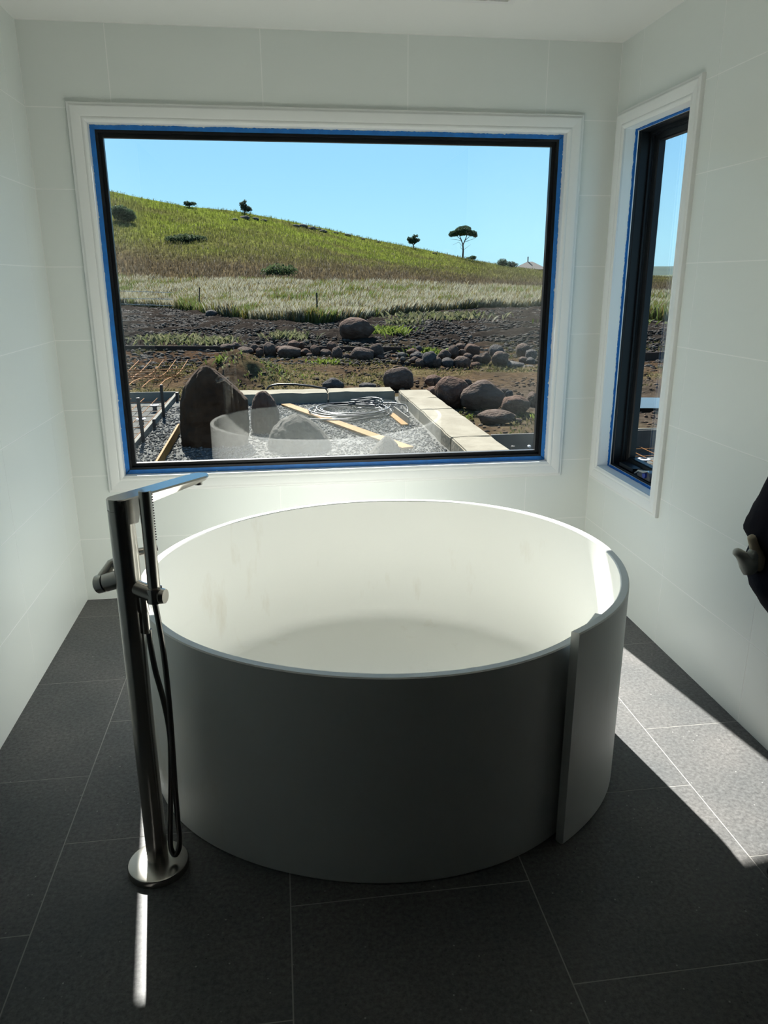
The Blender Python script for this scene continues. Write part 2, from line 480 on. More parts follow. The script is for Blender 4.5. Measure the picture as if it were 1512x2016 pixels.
# ceiling exhaust grille, only its corner shows
vent = empty('ceiling_vent', (1.68, -.57, H))
tag(vent, 'white square exhaust grille in the ceiling near the window', 'vent')
M_PLAST = mat('white_plastic', (.80, .80, .78), .4)
fr = MB(); c0 = (1.535, -.725); c1 = (1.83, -.43)
for (a, b) in (((c0[0], c0[1]), (c1[0], c0[1]+.025)), ((c0[0], c1[1]-.025), (c1[0], c1[1])), ((c0[0], c0[1]+.025), (c0[0]+.025, c1[1]-.025)), ((c1[0]-.025, c0[1]+.025), (c1[0], c1[1]-.025))):
    fr.box((a[0], a[1], H-.012), (b[0], b[1], H))
fr.build('vent_frame', M_PLAST, vent)
for i in range(9):
    y = -.70+.027*i+.012
    MB().obox((1.6825, y, H-.006), (.122, 0, 0), (0, .008, .003), (0, -.0004, .001)).build('slat', M_PLAST, vent)

# ------------------------------------------------------------------ round spiral bath
def tub_mat():
    M = bpy.data.materials.new('white_stone_composite'); M.use_nodes = True
    N = M.node_tree.nodes; L = M.node_tree.links; b = N['Principled BSDF']
    b.inputs['Roughness'].default_value = .42; b.inputs['Specular IOR Level'].default_value = .35
    t = N.new('ShaderNodeTexCoord')
    # water marks: small ragged blotches and runs
    n1 = N.new('ShaderNodeTexNoise'); n1.inputs['Scale'].default_value = 7; n1.inputs['Detail'].default_value = 8; n1.inputs['Roughness'].default_value = .62
    mp = N.new('ShaderNodeMapping'); mp.inputs['Scale'].default_value = (1.6, 1.6, .55)
    L.new(t.outputs['Object'], mp.inputs[0]); L.new(mp.outputs[0], n1.inputs['Vector'])
    n2 = N.new('ShaderNodeTexNoise'); n2.inputs['Scale'].default_value = 1.7; n2.inputs['Detail'].default_value = 2
    L.new(t.outputs['Object'], n2.inputs['Vector'])
    mul = N.new('ShaderNodeMath'); mul.operation = 'MULTIPLY'
    L.new(n1.outputs['Fac'], mul.inputs[0]); L.new(n2.outputs['Fac'], mul.inputs[1])
    r = N.new('ShaderNodeValToRGB'); r.color_ramp.elements[0].position = .355; r.color_ramp.elements[1].position = .50
    r.color_ramp.elements[0].color = (.80, .805, .77, 1); r.color_ramp.elements[1].color = (.715, .695, .63, 1)
    L.new(mul.outputs[0], r.inputs[0]); L.new(r.outputs[0], b.inputs['Base Color'])
    return M
M_TUB = tub_mat()
TC = (1.229, -1.267)
TT = np.array([0, 19, 34, 48, 62, 78, 95, 110, 135, 157, 183, 208, 241, 253, 275, 297, 322, 347, 361, 370, 380.])
TR = np.array([.009, .009, .003, -.005, -.011, -.012, 0, .014, .02, .02, 0, -.004, -.006, -.004, .004, .008, .012, .007, .008, -.002, -.010])
HT = np.array([0, 60, 110, 157, 183, 208, 230, 253, 275, 297, 322, 347, 380.])
HH = np.array([.570, .578, .585, .590, .593, .592, .595, .601, .610, .616, .618, .619, .621])
tt = np.arange(0, 380.01, 2.0)
def smooth(a, k=9):
    ker = np.hanning(k+2)[1:-1]; ker /= ker.sum()
    return np.convolve(np.pad(a, k//2, mode='edge'), ker, 'valid')
tR = .686+.055*tt/360+smooth(np.interp(tt, TT, TR), 15)
tH = smooth(np.interp(tt, HT, HH), 19)
tA = np.radians(-36-tt)
THK = .024
tub = empty('round_bath', (TC[0], TC[1], 0))
tag(tub, 'large round white freestanding bath with overlapping spiral wall', 'bathtub')
vs = []; n = 8
for a, R, h in zip(tA, tR, tH):
    for (r, z) in ((R-.004, 0), (R, .004), (R, h-.003), (R-.003, h), (R-THK+.003, h), (R-THK, h-.003), (R-THK, .004), (R-THK+.004, 0)):
        vs.append((TC[0]+r*math.cos(a), TC[1]+r*math.sin(a), z))
fs = []
for i in range(len(tt)-1):
    for k in range(n):
        fs.append((i*n+k, i*n+(k+1) % n, (i+1)*n+(k+1) % n, (i+1)*n+k))
fs.append(tuple(range(n))); fs.append(tuple((len(tt)-1)*n+k for k in range(n)))
MB().add(vs, fs).build('bath_wall', M_TUB, tub, smooth=35)
# basin: coved corner and nearly flat bottom
prof = [(0.0, .30), (0.0, .165), (-.002, .138), (-.008, .118), (-.019, .104), (-.034, .096), (-.052, .0935), (-.25, .090), (-.45, .088)]
m0 = int(np.argmin(abs(tt-358))); vs = []; fs = []; k = len(prof)
for i in range(m0+1):
    for (dr, z) in prof:
        r = tR[i]-THK-.0005+dr
        vs.append((TC[0]+r*math.cos(tA[i]), TC[1]+r*math.sin(tA[i]), z))
vs.append((TC[0], TC[1], .086)); ci = len(vs)-1
for i in range(m0+1):
    j = (i+1) % (m0+1)
    for q in range(k-1): fs.append((i*k+q, j*k+q, j*k+q+1, i*k+q+1))
    fs.append((i*k+k-1, j*k+k-1, ci))
MB().add(vs, fs).build('basin', M_TUB, tub, smooth=60)
# web that closes the spiral between the two overlapping ends
i0 = 0; i1 = int(np.argmin(abs(tt-360)))
a = tA[0]; ca, sa = math.cos(a), math.sin(a)
r0, r1 = tR[0]-THK*.5, tR[i1]-THK*.9
mb = MB()
mb.obox((TC[0]+(r0+r1)/2*ca+.006*sa, TC[1]+(r0+r1)/2*sa-.006*ca, tH[0]/2-.004), ((r1-r0)/2*ca, (r1-r0)/2*sa, 0), (-.006*sa, .006*ca, 0), (0, 0, tH[0]/2-.004))
mb.build('end_web', M_TUB, tub)

# ------------------------------------------------------------------ floor mounted bath mixer
TX, TY = .579, -1.795
tap = empty('bath_mixer', (TX, TY, 0))
tag(tap, 'brushed nickel floor mounted bath mixer with hand shower beside the bath', 'tap')
MB().lathe([(.0, 0), (.076, 0), (.076, .015), (.074, .019), (.070, .021), (.030, .021), (0, .021)], (TX+.003, TY-.012, 0), 64).build('base_plate', M_NICKEL, tap, smooth=30)
MB().lathe([(0, .02), (.0265, .02), (.0265, .960), (.0, .960)], (TX, TY, 0), 40).build('column', M_NICKEL, tap, smooth=30)
# spout: flat blade that sweeps out of the column, thinning to a rounded tip
dx, dy = .649, .761; wx, wy = -dy, dx
side = []
top = .987
ss = np.concatenate([np.linspace(-.0265, .027, 9), np.linspace(.0276, .07, 14), np.linspace(.08, .235, 12), np.linspace(.245, .265, 7)])
vs = []; fs = []; ringn = 10
for s in ss:
    if s < .012: hw = math.sqrt(max(.0265**2-min(s, 0)**2, 1e-8)) if s < 0 else .0265
    else: hw = .0265
    if s > .235: hw = .0265*math.sqrt(max(1-((s-.235)/.0305)**2, .01))
    # underside: fillet near the column, then a thin blade
    if s < .0275: bot = .925
    elif s < .0675:
        q = (.0675-s)/.040; bot = .925+.033*math.sqrt(max(1-q*q, 0))
    else: bot = .958+.016*(s-.0675)/.20
    e = .0025
    row = [(-hw, bot+e), (-hw, top-e), (-hw+e if hw > .006 else -hw*.5, top), (hw-e if hw > .006 else hw*.5, top), (hw, top-e), (hw, bot+e), (hw-e if hw > .006 else hw*.5, bot), (-hw+e if hw > .006 else -hw*.5, bot)]
    if s > .0675:
        row[0] = (-hw*.62, bot+e*.4); row[5] = (hw*.62, bot+e*.4); row[6] = (hw*.5, bot); row[7] = (-hw*.5, bot); row[1] = (-hw, top-e*1.6); row[4] = (hw, top-e*1.6)
    for (w, z) in row: vs.append((TX+dx*s+wx*w, TY+dy*s+wy*w, z))
k = 8
for i in range(len(ss)-1):
    for q in range(k): fs.append((i*k+q, i*k+(q+1) % k, (i+1)*k+(q+1) % k, (i+1)*k+q))
fs.append(tuple(range(k))); fs.append(tuple((len(ss)-1)*k+q for q in range(k)))
spout = MB().add(vs, fs).build('spout', M_NICKEL, tap, smooth=40)
MB().lathe([(0, .963), (.010, .963), (.010, .976), (0, .976)], (TX+dx*.238, TY+dy*.238, 0), 20).build('aerator', M_NICKEL, spout, smooth=30)
# inner sweep of pipe behind the spout, down the tub side of the column
pts = [(TX+dx*.020, TY+dy*.020, .945), (TX+dx*.022, TY+dy*.022, .90), (TX+dx*.0235, TY+dy*.0235, .84), (TX+dx*.0235, TY+dy*.0235, .72), (TX+dx*.021, TY+dy*.021, .62), (TX+dx*.012, TY+dy*.012, .52)]
MB().tube(pts, [.013, .013, .0125, .0125, .012, .008], 18).build('spout_neck', M_NICKEL, tap, smooth=40)
# mixer body on the far left side, with lever
mb = MB().tube([(TX-.012, TY+.004, .795), (TX-.050, TY+.014, .782)], .0215, 28); mixer = mb.build('mixer_body', M_NICKEL, tap, smooth=40)
MB().tube([(TX-.048, TY+.0135, .783), (TX-.053, TY+.0148, .781)], .0195, 28).build('seal_ring', M_RUBBER, mixer, smooth=40)
lever = MB()
lever.tube([(TX-.053, TY+.0148, .781), (TX-.070, TY+.020, .776)], .0215, 28)
lever.tube([(TX-.062, TY+.019, .785), (TX-.040, TY+.040, .815), (TX+.005, TY+.062, .832), (TX+.060, TY+.078, .838)], [.0150, .0135, .0100, .0085], 16)
lever.build('lever', M_NICKEL, mixer, smooth=40)
# hand shower bracket: short horizontal arm with a slotted cup
HX, HY = .640, -1.815
ad = Vector((HX-TX, HY-TY, 0)).normalized(); an = Vector((-ad.y, ad.x, 0))
br = MB().tube([Vector((TX, TY, .775))+ad*.014, Vector((HX, HY, .760))-ad*.004], [.0185, .0185], 28)
bracket = br.build('shower_bracket', M_NICKEL, tap, smooth=40)
cup = MB(); vs = []; fs = []
nn = 28
for i in range(nn+1):
    a = math.radians(35)+math.radians(290)*i/nn
    d = Vector((math.cos(a), math.sin(a), 0))
    for (r, z) in ((.0190, .742), (.0190, .776), (.0135, .776), (.0135, .742)):
        vs.append((HX+d.x*r, HY+d.y*r, z))
for i in range(nn):
    for q in range(4): fs.append((i*4+q, i*4+(q+1) % 4, (i+1)*4+(q+1) % 4, (i+1)*4+q))
fs.append((0, 1, 2, 3)); fs.append((nn*4, nn*4+1, nn*4+2, nn*4+3))
cup.add(vs, fs).build('cup', M_NICKEL, bracket, smooth=40)
MB().tube([Vector((HX, HY, .757))+ad*.016, Vector((HX, HY, .757))+ad*.026], [.0185, .0165], 24).build('bracket_knob', M_NICKEL, bracket, smooth=40)
# hand shower: plain stick with a row of nozzles
hs = MB().lathe([(0, .748), (.0085, .748), (.0095, .760), (.0138, .775), (.0142, .785), (.0142, 1.003), (.0132, 1.006), (0, 1.007)], (HX, HY, 0), 28).build('hand_shower', M_NICKEL, tap, smooth=35)
nz = MB()
for i in range(18):
    z = .996-.0062*i
    nz.tube([(HX+.0138, HY+.003, z), (HX+.0158, HY+.0035, z)], .0016, 6)
nz.build('nozzle_row', M_RUBBER, hs)
# supply elbow and braided hose that hangs in a loop
MB().tube([(TX+.031, TY-.007, .752), (TX+.031, TY-.007, .715), (TX+.031, TY-.007, .712), (TX+.031, TY-.007, .660)], [.0125, .0125, .0105, .0105], 20).build('hose_outlet', M_NICKEL, tap, smooth=40)
hp = [(.637, -1.815, .752), (.644, -1.822, .690), (.649, -1.826, .610), (.651, -1.830, .500), (.6495, -1.832, .380), (.6465, -1.832, .260), (.6445, -1.830, .160), (.644, -1.826, .100),
      (.638, -1.822, .060), (.627, -1.818, .0415), (.618, -1.814, .060), (.620, -1.810, .110), (.626, -1.806, .180), (.636, -1.806, .290), (.641, -1.806, .390), (.634, -1.805, .480), (.622, -1.803, .560), (.6165, -1.802, .630), (.616, -1.802, .668)]
P = [Vector(q) for q in hp]; dense = []
for i in range(len(P)-1):
    p0, p1, p2, p3 = P[max(i-1, 0)], P[i], P[i+1], P[min(i+2, len(P)-1)]
    for j in range(6):
        t = j/6
        dense.append(.5*((2*p1)+(p2-p0)*t+(2*p0-5*p1+4*p2-p3)*t*t+(3*p1-p0-3*p2+p3)*t**3))
dense.append(P[-1])
MB().tube(dense, .0068, 12).build('shower_hose', M_HOSE, tap, smooth=60)

# ------------------------------------------------------------------ person at the right edge, standing, stooped slightly
def skinned(name, verts, edges, radii, material, parent, root=0, sub=2):
    me = bpy.data.meshes.new(name); me.from_pydata(verts, edges, []); o = bpy.data.objects.new(name, me); C.objects.link(o)
    md = o.modifiers.new('skin', 'SKIN'); md.use_smooth_shade = True; md.branch_smoothing = .6
    sl = me.skin_vertices[0].data
    for i, r in enumerate(radii):
        r = r if isinstance(r, tuple) else (r, r)
        sl[i].radius = r; sl[i].use_root = (i == root)
    sb = o.modifiers.new('sub', 'SUBSURF'); sb.levels = sub; sb.render_levels = sub
    dg = bpy.context.evaluated_depsgraph_get()
    me2 = bpy.data.meshes.new_from_object(o.evaluated_get(dg)); me2.name = name
    bpy.data.objects.remove(o, do_unlink=True)
    me2.materials.clear(); me2.materials.append(material)
    me2.polygons.foreach_set('use_smooth', [True]*len(me2.polygons))
    return link(name, me2, parent)
M_SKIN = mat('skin', (.42, .25, .18), .5)
M_SHIRT = mat('dark_navy_shirt', (.007, .006, .010), .9, spec=.1, bump=.4, bscale=20)
M_TROUSER = mat('dark_navy_trousers', (.006, .007, .016), .9, spec=.1, bump=.4, bscale=18)
M_BOOT = mat('black_boot', (.008, .008, .008), .5)
M_HAIR = mat('dark_hair', (.02, .014, .010), .6)
person = empty('person', (2.07, -2.22, 0))
tag(person, 'person in dark navy work clothes stooping at the right edge, tan gloves in back pocket', 'person')
# body (pelvis first), facing +X and a little towards the viewer
bv = [(2.045, -2.15, .90), (2.075, -2.16, 1.06), (2.115, -2.175, 1.21), (2.155, -2.19, 1.35), (2.195, -2.20, 1.45), (2.225, -2.21, 1.52), (2.262, -2.222, 1.60), (2.275, -2.226, 1.69),
      (2.055, -2.20, .86), (2.12, -2.24, .47), (2.10, -2.25, .09), (2.20, -2.255, .035),
      (2.065, -2.085, .86), (2.17, -2.06, .47), (2.195, -2.07, .09), (2.29, -2.075, .035),
      (2.150, -2.355, 1.385), (2.190, -2.395, 1.12), (2.295, -2.35, .93), (2.330, -2.330, .88),
      (2.185, -2.035, 1.395), (2.225, -2.00, 1.13), (2.315, -2.05, .95), (2.345, -2.07, .90)]
be = [(0,1),(1,2),(2,3),(3,4),(4,5),(5,6),(6,7),(0,8),(8,9),(9,10),(10,11),(0,12),(12,13),(13,14),(14,15),(3,16),(16,17),(17,18),(18,19),(3,20),(20,21),(21,22),(22,23)]
br_ = [.115, .105, .115, .12, .07, .05, .085, .07, .080, .058, .042, .035, .080, .058, .042, .035, .055, .042, .030, .028, .055, .042, .030, .028]
skinned('body', bv, be, br_, M_SKIN, person)
# shirt and trousers: ringed cloth shapes that follow the body, with soft folds
def cloth(name, tubes, material, seed):
    mb = MB(); n = 28
    for rings in tubes:
        dense = []
        for i in range(len(rings)-1):
            for j in range(4):
                t = j/4; dense.append([p*(1-t)+q*t for p, q in zip(rings[i], rings[i+1])])
        dense.append(list(rings[-1]))
        vs = []
        for i, (x, y, z, ra, rb) in enumerate(dense):
            for k in range(n):
                a = 2*math.pi*k/n
                f = 1+.06*mnoise.noise(Vector((math.cos(a)*2+seed, math.sin(a)*2, z*9)))
                vs.append((x+ra*f*math.cos(a), y+rb*f*math.sin(a), z+.006*mnoise.noise(Vector((a*2, i*.5, seed)))))
        m_ = len(dense); fs = [tuple(range(n)), tuple((m_-1)*n+k for k in range(n))]
        for i in range(m_-1):
            for k in range(n): fs.append((i*n+k, i*n+(k+1) % n, (i+1)*n+(k+1) % n, (i+1)*n+k))
        mb.add(vs, fs)
    return mb.build(name, material, person, smooth=60)
cloth('shirt', [[(2.035, -2.15, .918, .140, .140), (2.03, -2.15, .945, .153, .150), (2.03, -2.15, .965, .148, .146), (2.035, -2.152, 1.0, .140, .142), (2.055, -2.158, 1.07, .138, .142), (2.085, -2.167, 1.16, .140, .155), (2.125, -2.18, 1.28, .140, .175), (2.16, -2.19, 1.38, .125, .175), (2.185, -2.198, 1.44, .080, .11), (2.20, -2.203, 1.47, .055, .06)],
      [(2.150, -2.345, 1.395, .065, .06), (2.168, -2.375, 1.26, .060, .055), (2.190, -2.395, 1.12, .052, .050), (2.245, -2.372, 1.02, .045, .044), (2.295, -2.35, .93, .038, .038)],
      [(2.185, -2.045, 1.405, .065, .06), (2.205, -2.015, 1.26, .060, .055), (2.225, -2.00, 1.13, .052, .050), (2.272, -2.025, 1.04, .045, .044), (2.315, -2.05, .95, .038, .038)]], M_SHIRT, 3)
cloth('trousers', [[(2.04, -2.15, .975, .115, .120), (2.035, -2.15, .93, .132, .140), (2.03, -2.15, .872, .138, .150), (2.038, -2.15, .82, .128, .148), (2.06, -2.15, .765, .110, .140), (2.075, -2.148, .72, .09, .12)],
      [(2.085, -2.205, .79, .085, .080), (2.10, -2.215, .70, .085, .080), (2.12, -2.235, .47, .068, .066), (2.112, -2.245, .25, .060, .058), (2.10, -2.25, .075, .064, .062)],
      [(2.105, -2.09, .79, .085, .080), (2.13, -2.085, .70, .085, .080), (2.175, -2.06, .47, .068, .066), (2.195, -2.065, .25, .060, .058), (2.20, -2.07, .075, .064, .062)]], M_TROUSER, 5)
for (hx, hy, tx_, ty_) in ((2.075, -2.245, 2.215, -2.255), (2.185, -2.065, 2.315, -2.075)):
    bt = skinned('boot', [(hx+.01, hy, .17), (hx, hy, .075), ((hx+tx_)/2, (hy+ty_)/2, .062), (tx_, ty_, .048)], [(0,1),(1,2),(2,3)], [.056, .058, .050, .046], M_BOOT, person, root=1)
    ux = Vector((tx_-hx, ty_-hy, 0)).normalized(); uy = Vector((-ux.y, ux.x, 0)); cc = Vector(((hx+tx_)/2, (hy+ty_)/2, .011))
    vs = []; mmm = 24
    for z in (.0, .022):
        for i in range(mmm):
            a = 2*math.pi*i/mmm; e = abs(math.cos(a))**.7*math.copysign(1, math.cos(a)); f = abs(math.sin(a))**.7*math.copysign(1, math.sin(a))
            q = cc+ux*(e*.135)+uy*(f*.047); vs.append((q.x, q.y, z))
    MB().add(vs, [tuple(range(mmm-1, -1, -1)), tuple(range(mmm, 2*mmm))]+[(i, (i+1) % mmm, mmm+(i+1) % mmm, mmm+i) for i in range(mmm)]).build('sole', M_RUBBER, bt)
# hands: palm and five fingers each
for (wr, dr, sgn) in ((Vector((2.330, -2.330, .88)), Vector((.35, .25, -.85)), 1), (Vector((2.345, -2.07, .90)), Vector((.30, -.2, -.88)), -1)):
    dr.normalize(); sd_ = dr.cross(Vector((0, 0, 1))).normalized()*sgn; nrm = sd_.cross(dr)*sgn
    pv = [wr, wr+dr*.05, wr+dr*.085]; pe = [(0,1),(1,2)]; pr = [.020, .028, .024]
    for k, (off, ln) in enumerate(((-.027, .062), (-.009, .073), (.009, .070), (.026, .055))):
        b0 = len(pv); pv += [wr+dr*.092+sd_*off, wr+dr*(.092+ln*.5)+sd_*off*1.1+nrm*-.004, wr+dr*(.092+ln)+sd_*off*1.1+nrm*-.018]
        pe += [(2, b0), (b0, b0+1), (b0+1, b0+2)]; pr += [.0095, .0085, .007]
    b0 = len(pv); pv += [wr+dr*.045+sd_*-.034, wr+dr*.075+sd_*-.050+nrm*-.008, wr+dr*.100+sd_*-.052+nrm*-.016]
    pe += [(1, b0), (b0, b0+1), (b0+1, b0+2)]; pr += [.0115, .010, .008]
    skinned('hand', [tuple(v) for v in pv], pe, pr, M_SKIN, person, root=1, sub=1)
# head: skull, nose, ears, eyes, hair
hc = Vector((2.285, -2.228, 1.655)); fwd = Vector((.93, -.22, -.28)).normalized(); rgt = fwd.cross(Vector((0, 0, 1))).normalized(); upv = rgt.cross(fwd)
def blob(name, centre, ax, ay, az, material, parent, n=20, clip=None):
    bm = bmesh.new(); bmesh.ops.create_icosphere(bm, subdivisions=3, radius=1.0)
    if clip:
        for v in [v for v in bm.verts if not clip(v.co)]: bm.verts.remove(v)
    for v in bm.verts:
        c0 = v.co.copy(); v.co = centre+fwd*c0.x*ax+rgt*c0.y*ay+upv*c0.z*az
    me = bpy.data.meshes.new(name); bm.to_mesh(me); bm.free()
    me.polygons.foreach_set('use_smooth', [True]*len(me.polygons)); me.materials.append(material)
    return link(name, me, parent)
head = blob('head', hc, .098, .076, .118, M_SKIN, person)
blob('nose', hc+fwd*.097-upv*.012, .018, .013, .024, M_SKIN, head)
M_EYE = mat('eye_white', (.7, .7, .68), .3); M_LIP = mat('lips', (.35, .15, .12), .5)
for s in (-1, 1):
    blob('eye', hc+fwd*.085+rgt*.030*s+upv*.008, .012, .013, .010, M_EYE, head)
    blob('ear', hc+rgt*.076*s-upv*.005, .020, .008, .030, M_SKIN, head)
blob('mouth', hc+fwd*.084-upv*.055, .010, .024, .006, M_LIP, head)
blob('hair', hc+upv*.010-fwd*.006, .103, .082, .122, M_HAIR, person, clip=lambda c: c.z > .30 or (c.x < -.15 and c.z > -.45))
# gloves tucked in the back pocket
M_GLOVE = mat('tan_work_glove', (.55, .46, .32), .8, vary=(.62, .54, .41), scale=40); M_GLOVE2 = mat('grey_work_glove', (.70, .71, .66), .8)
gv = Vector((1.872, -2.136, .905))
skinned('glove', [tuple(gv+Vector(q)) for q in ((.012, 0, -.050), (.002, 0, -.02), (-.012, -.004, .004), (-.034, -.008, .016), (.012, -.012, .0), (-.004, -.016, .020))], [(0,1),(1,2),(2,3),(1,4),(4,5)], [.020, .019, .014, .009, .014, .010], M_GLOVE2, person, root=1, sub=1)
skinned('glove', [tuple(gv+Vector(q)) for q in ((.030, -.012, -.03), (.016, -.012, .005), (.004, -.012, .030), (-.006, -.012, .050))], [(0,1),(1,2),(2,3)], [.014, .014, .011, .009], M_GLOVE, person, root=1, sub=1)

# ================================================================== outside
CX, CY = 0.943, -3.477
M_LEAF = col_mat('leaf_colours', .65, .35)
M_STONEC = col_mat('clod_colours', .9)
AZT = np.radians([-75, -30, -17.1, -10.63, -8.86, -5.8, -2.63, .59, 3.87, 6.09, 9.49, 11.73, 13.98, 16.21, 18.99, 22, 27.3, 34, 75])
ELT = np.radians([7.5, 7.0, 6.46, 5.63, 5.29, 4.8, 4.55, 4.02, 3.4, 2.89, 2.24, 1.82, 1.33, .94, .55, .32, .11, .1, .1])
EAZ = np.radians([-75, -12, -10.45, -7.59, -5.52, -4.12, -1.63, .55, 2.94, 5.35, 7.96, 10.92, 14.96, 18.2, 19.2, 22.5, 26.3, 27.9, 34, 75])
ERR = np.array([47, 46.7, 46.2, 42, 36.2, 32.4, 28.8, 27.1, 26.0, 27.5, 31.2, 35.1, 39.5, 41, 41.9, 38, 29, 27.9, 27, 27])
def edge_r(az): return np.interp(az, EAZ, ERR)
def crest_r(az): return np.interp(az, np.radians([-75, -5, 15, 30, 75]), [105, 110, 150, 175, 175])
def crest_z(az): return 1.447+crest_r(az)*np.tan(np.interp(az, AZT, ELT))
def field_z(az, r):
    re, rc = edge_r(az), crest_r(az)
    s = (r-re)/(rc-re); sc = np.clip(s, 0, 1)
    zc = crest_z(az)
    z = .06+(zc-.06)*(.32*sc+.68*sc*sc)
    z = z-np.clip(s-1, 0, None)**1.5*6.0
    x = CX+r*np.sin(az); y = CY+r*np.cos(az)
    return z+.25*fbm(x*.06, y*.06, 3, 3)*np.clip(sc*4, 0, 1)*np.clip((1.02-sc)*6, 0, 1)
def soil_z(x, y):
    r = np.hypot(x-CX, y-CY)
    z = -.3+.35*sst(17, 26, r)
    sx = np.where(x < .1, .62, .95)
    z = z+.47*np.exp(-((x-.1)/sx)**2-((y-10.5)/1.0)**2)*(1+.16*np.sin(9*x+3*y)*np.sin(5*y))
    z = z+.018*np.sin(3.1*x+1.7*y)*np.sin(2.3*y-1.1*x)
    z = z-.07*sst(1.5, 1.0, np.hypot((x-7.0)/1.6, (y-7.3)/.75))
    return z

# ---- soil: clodded dark bank, red brown yard
def soil_mat():
    M = bpy.data.materials.new('churned_soil'); M.use_nodes = True
    N = M.node_tree.nodes; L = M.node_tree.links; b = N['Principled BSDF']
    a = N.new('ShaderNodeAttribute'); a.attribute_name = 'col'
    t = N.new('ShaderNodeTexCoord'); n = N.new('ShaderNodeTexNoise'); n.inputs['Scale'].default_value = 9; n.inputs['Detail'].default_value = 9; n.inputs['Roughness'].default_value = .7
    L.new(t.outputs['Object'], n.inputs['Vector'])
    r = N.new('ShaderNodeValToRGB'); r.color_ramp.elements[0].position = .32; r.color_ramp.elements[1].position = .68
    r.color_ramp.elements[0].color = (.45, .45, .45, 1); r.color_ramp.elements[1].color = (1.6, 1.6, 1.6, 1)
    mx = N.new('ShaderNodeMix'); mx.data_type = 'RGBA'; mx.blend_type = 'MULTIPLY'; mx.inputs[0].default_value = 1
    L.new(n.outputs['Fac'], r.inputs[0]); L.new(a.outputs['Color'], mx.inputs[6]); L.new(r.outputs[0], mx.inputs[7]); L.new(mx.outputs[2], b.inputs['Base Color'])
    bp = N.new('ShaderNodeBump'); bp.inputs['Strength'].default_value = .8; bp.inputs['Distance'].default_value = .05
    L.new(n.outputs['Fac'], bp.inputs['Height']); L.new(bp.outputs[0], b.inputs['Normal'])
    b.inputs['Roughness'].default_value = 1.0; b.inputs['Specular IOR Level'].default_value = 0.0
    return M
na, nr = 420, 330
azs = np.radians(np.linspace(-38, 48, na)); rs = np.geomspace(7.0, 50, nr)
A, Rr = np.meshgrid(azs, rs, indexing='ij')
X = CX+Rr*np.sin(A); Y = CY+Rr*np.cos(A)
Z = soil_z(X, Y)
bank = sst(18.0, 21.5, Rr+1.2*fbm(X*.35, Y*.35, 11, 3))
Z = Z+bank*.20*fbm(X*1.6, Y*1.6, 5, 5)+.05*(1-bank)*fbm(X*1.1, Y*1.1, 8, 4)+.02*fbm(X*5, Y*5, 9, 2)
mound = np.exp(-((X-.2)/.9)**2-((Y-10.5)/1.1)**2)
Z = Z+mound*.16*fbm(X*3.5, Y*3.5, 19, 4)
Z = np.where(Rr > edge_r(A)-.3, np.minimum(Z, -.2), Z)
yard = ((X < 3.10) & (Y < 7.75) & (X > -.62)) | ((X > 3.0) & (Y < 4.12)) | ((X < -.5) & (Y < 8.42))
Z = np.where(yard, -.55, Z)
gp = fbm(X*.9, Y*.9, 21, 4)
red = np.array([.052, .036, .022]); straw = np.array([.074, .060, .030]); dark = np.array([.0195, .0160, .0135]); mud = np.array([.046, .036, .027]); rust = np.array([.036, .022, .014])
k = sst(-.12, .35, gp)[..., None]
col = red*(1-k)+straw*k
k2 = sst(.05, .5, fbm(X*2.2, Y*2.2, 31, 3))[..., None]
col = col*(1-.45*k2)+dark*.45*k2
rz = (sst(16.2, 18, Rr)*(1-sst(19.5, 22, Rr)))[..., None]
col = col*(1-.8*rz)+rust*.8*rz
col = col*(1-bank[..., None])+dark*bank[..., None]
mk = sst(2.6, 1.2, np.hypot((X-7.0)/1.9, (Y-7.1)/1.3))[..., None]
col = col*(1-mk)+mud*mk
idx = np.arange(na*nr).reshape(na, nr)
F = np.stack([idx[:-1, :-1], idx[1:, :-1], idx[1:, 1:], idx[:-1, 1:]], -1).reshape(-1, 4)[:, ::-1]
me = np_mesh('soil_ground', np.stack([X, Y, Z], -1).reshape(-1, 3), F, soil_mat(), True, col.reshape(-1, 3))
tag(link('soil_ground', me), 'churned red brown and dark soil between yard and field', 'ground', kind='structure')

# ---- grassy field rising to the hill crest
def field_mat():
    M = bpy.data.materials.new('meadow_ground'); M.use_nodes = True
    N = M.node_tree.nodes; L = M.node_tree.links; b = N['Principled BSDF']
    a = N.new('ShaderNodeAttribute'); a.attribute_name = 'col'
    t = N.new('ShaderNodeTexCoord'); n = N.new('ShaderNodeTexNoise'); n.inputs['Scale'].default_value = 1.3; n.inputs['Detail'].default_value = 9; n.inputs['Roughness'].default_value = .7
    L.new(t.outputs['Object'], n.inputs['Vector'])
    r = N.new('ShaderNodeValToRGB'); r.color_ramp.elements[0].position = .3; r.color_ramp.elements[1].position = .7
    r.color_ramp.elements[0].color = (.55, .5, .5, 1); r.color_ramp.elements[1].color = (1.5, 1.5, 1.35, 1)
    mx = N.new('ShaderNodeMix'); mx.data_type = 'RGBA'; mx.blend_type = 'MULTIPLY'; mx.inputs[0].default_value = 1
    L.new(n.outputs['Fac'], r.inputs[0]); L.new(a.outputs['Color'], mx.inputs[6]); L.new(r.outputs[0], mx.inputs[7]); L.new(mx.outputs[2], b.inputs['Base Color'])
    b.inputs['Roughness'].default_value = .95; b.inputs['Specular IOR Level'].default_value = 0.0
    return M
OLIVE = np.array([.056, .052, .020]); BROWN = np.array([.068, .053, .032]); STRAW = np.array([.11, .108, .075]); LIME = np.array([.094, .116, .021]); GRASS = np.array([.052, .070, .020]); GOLD = np.array([.10, .082, .020])
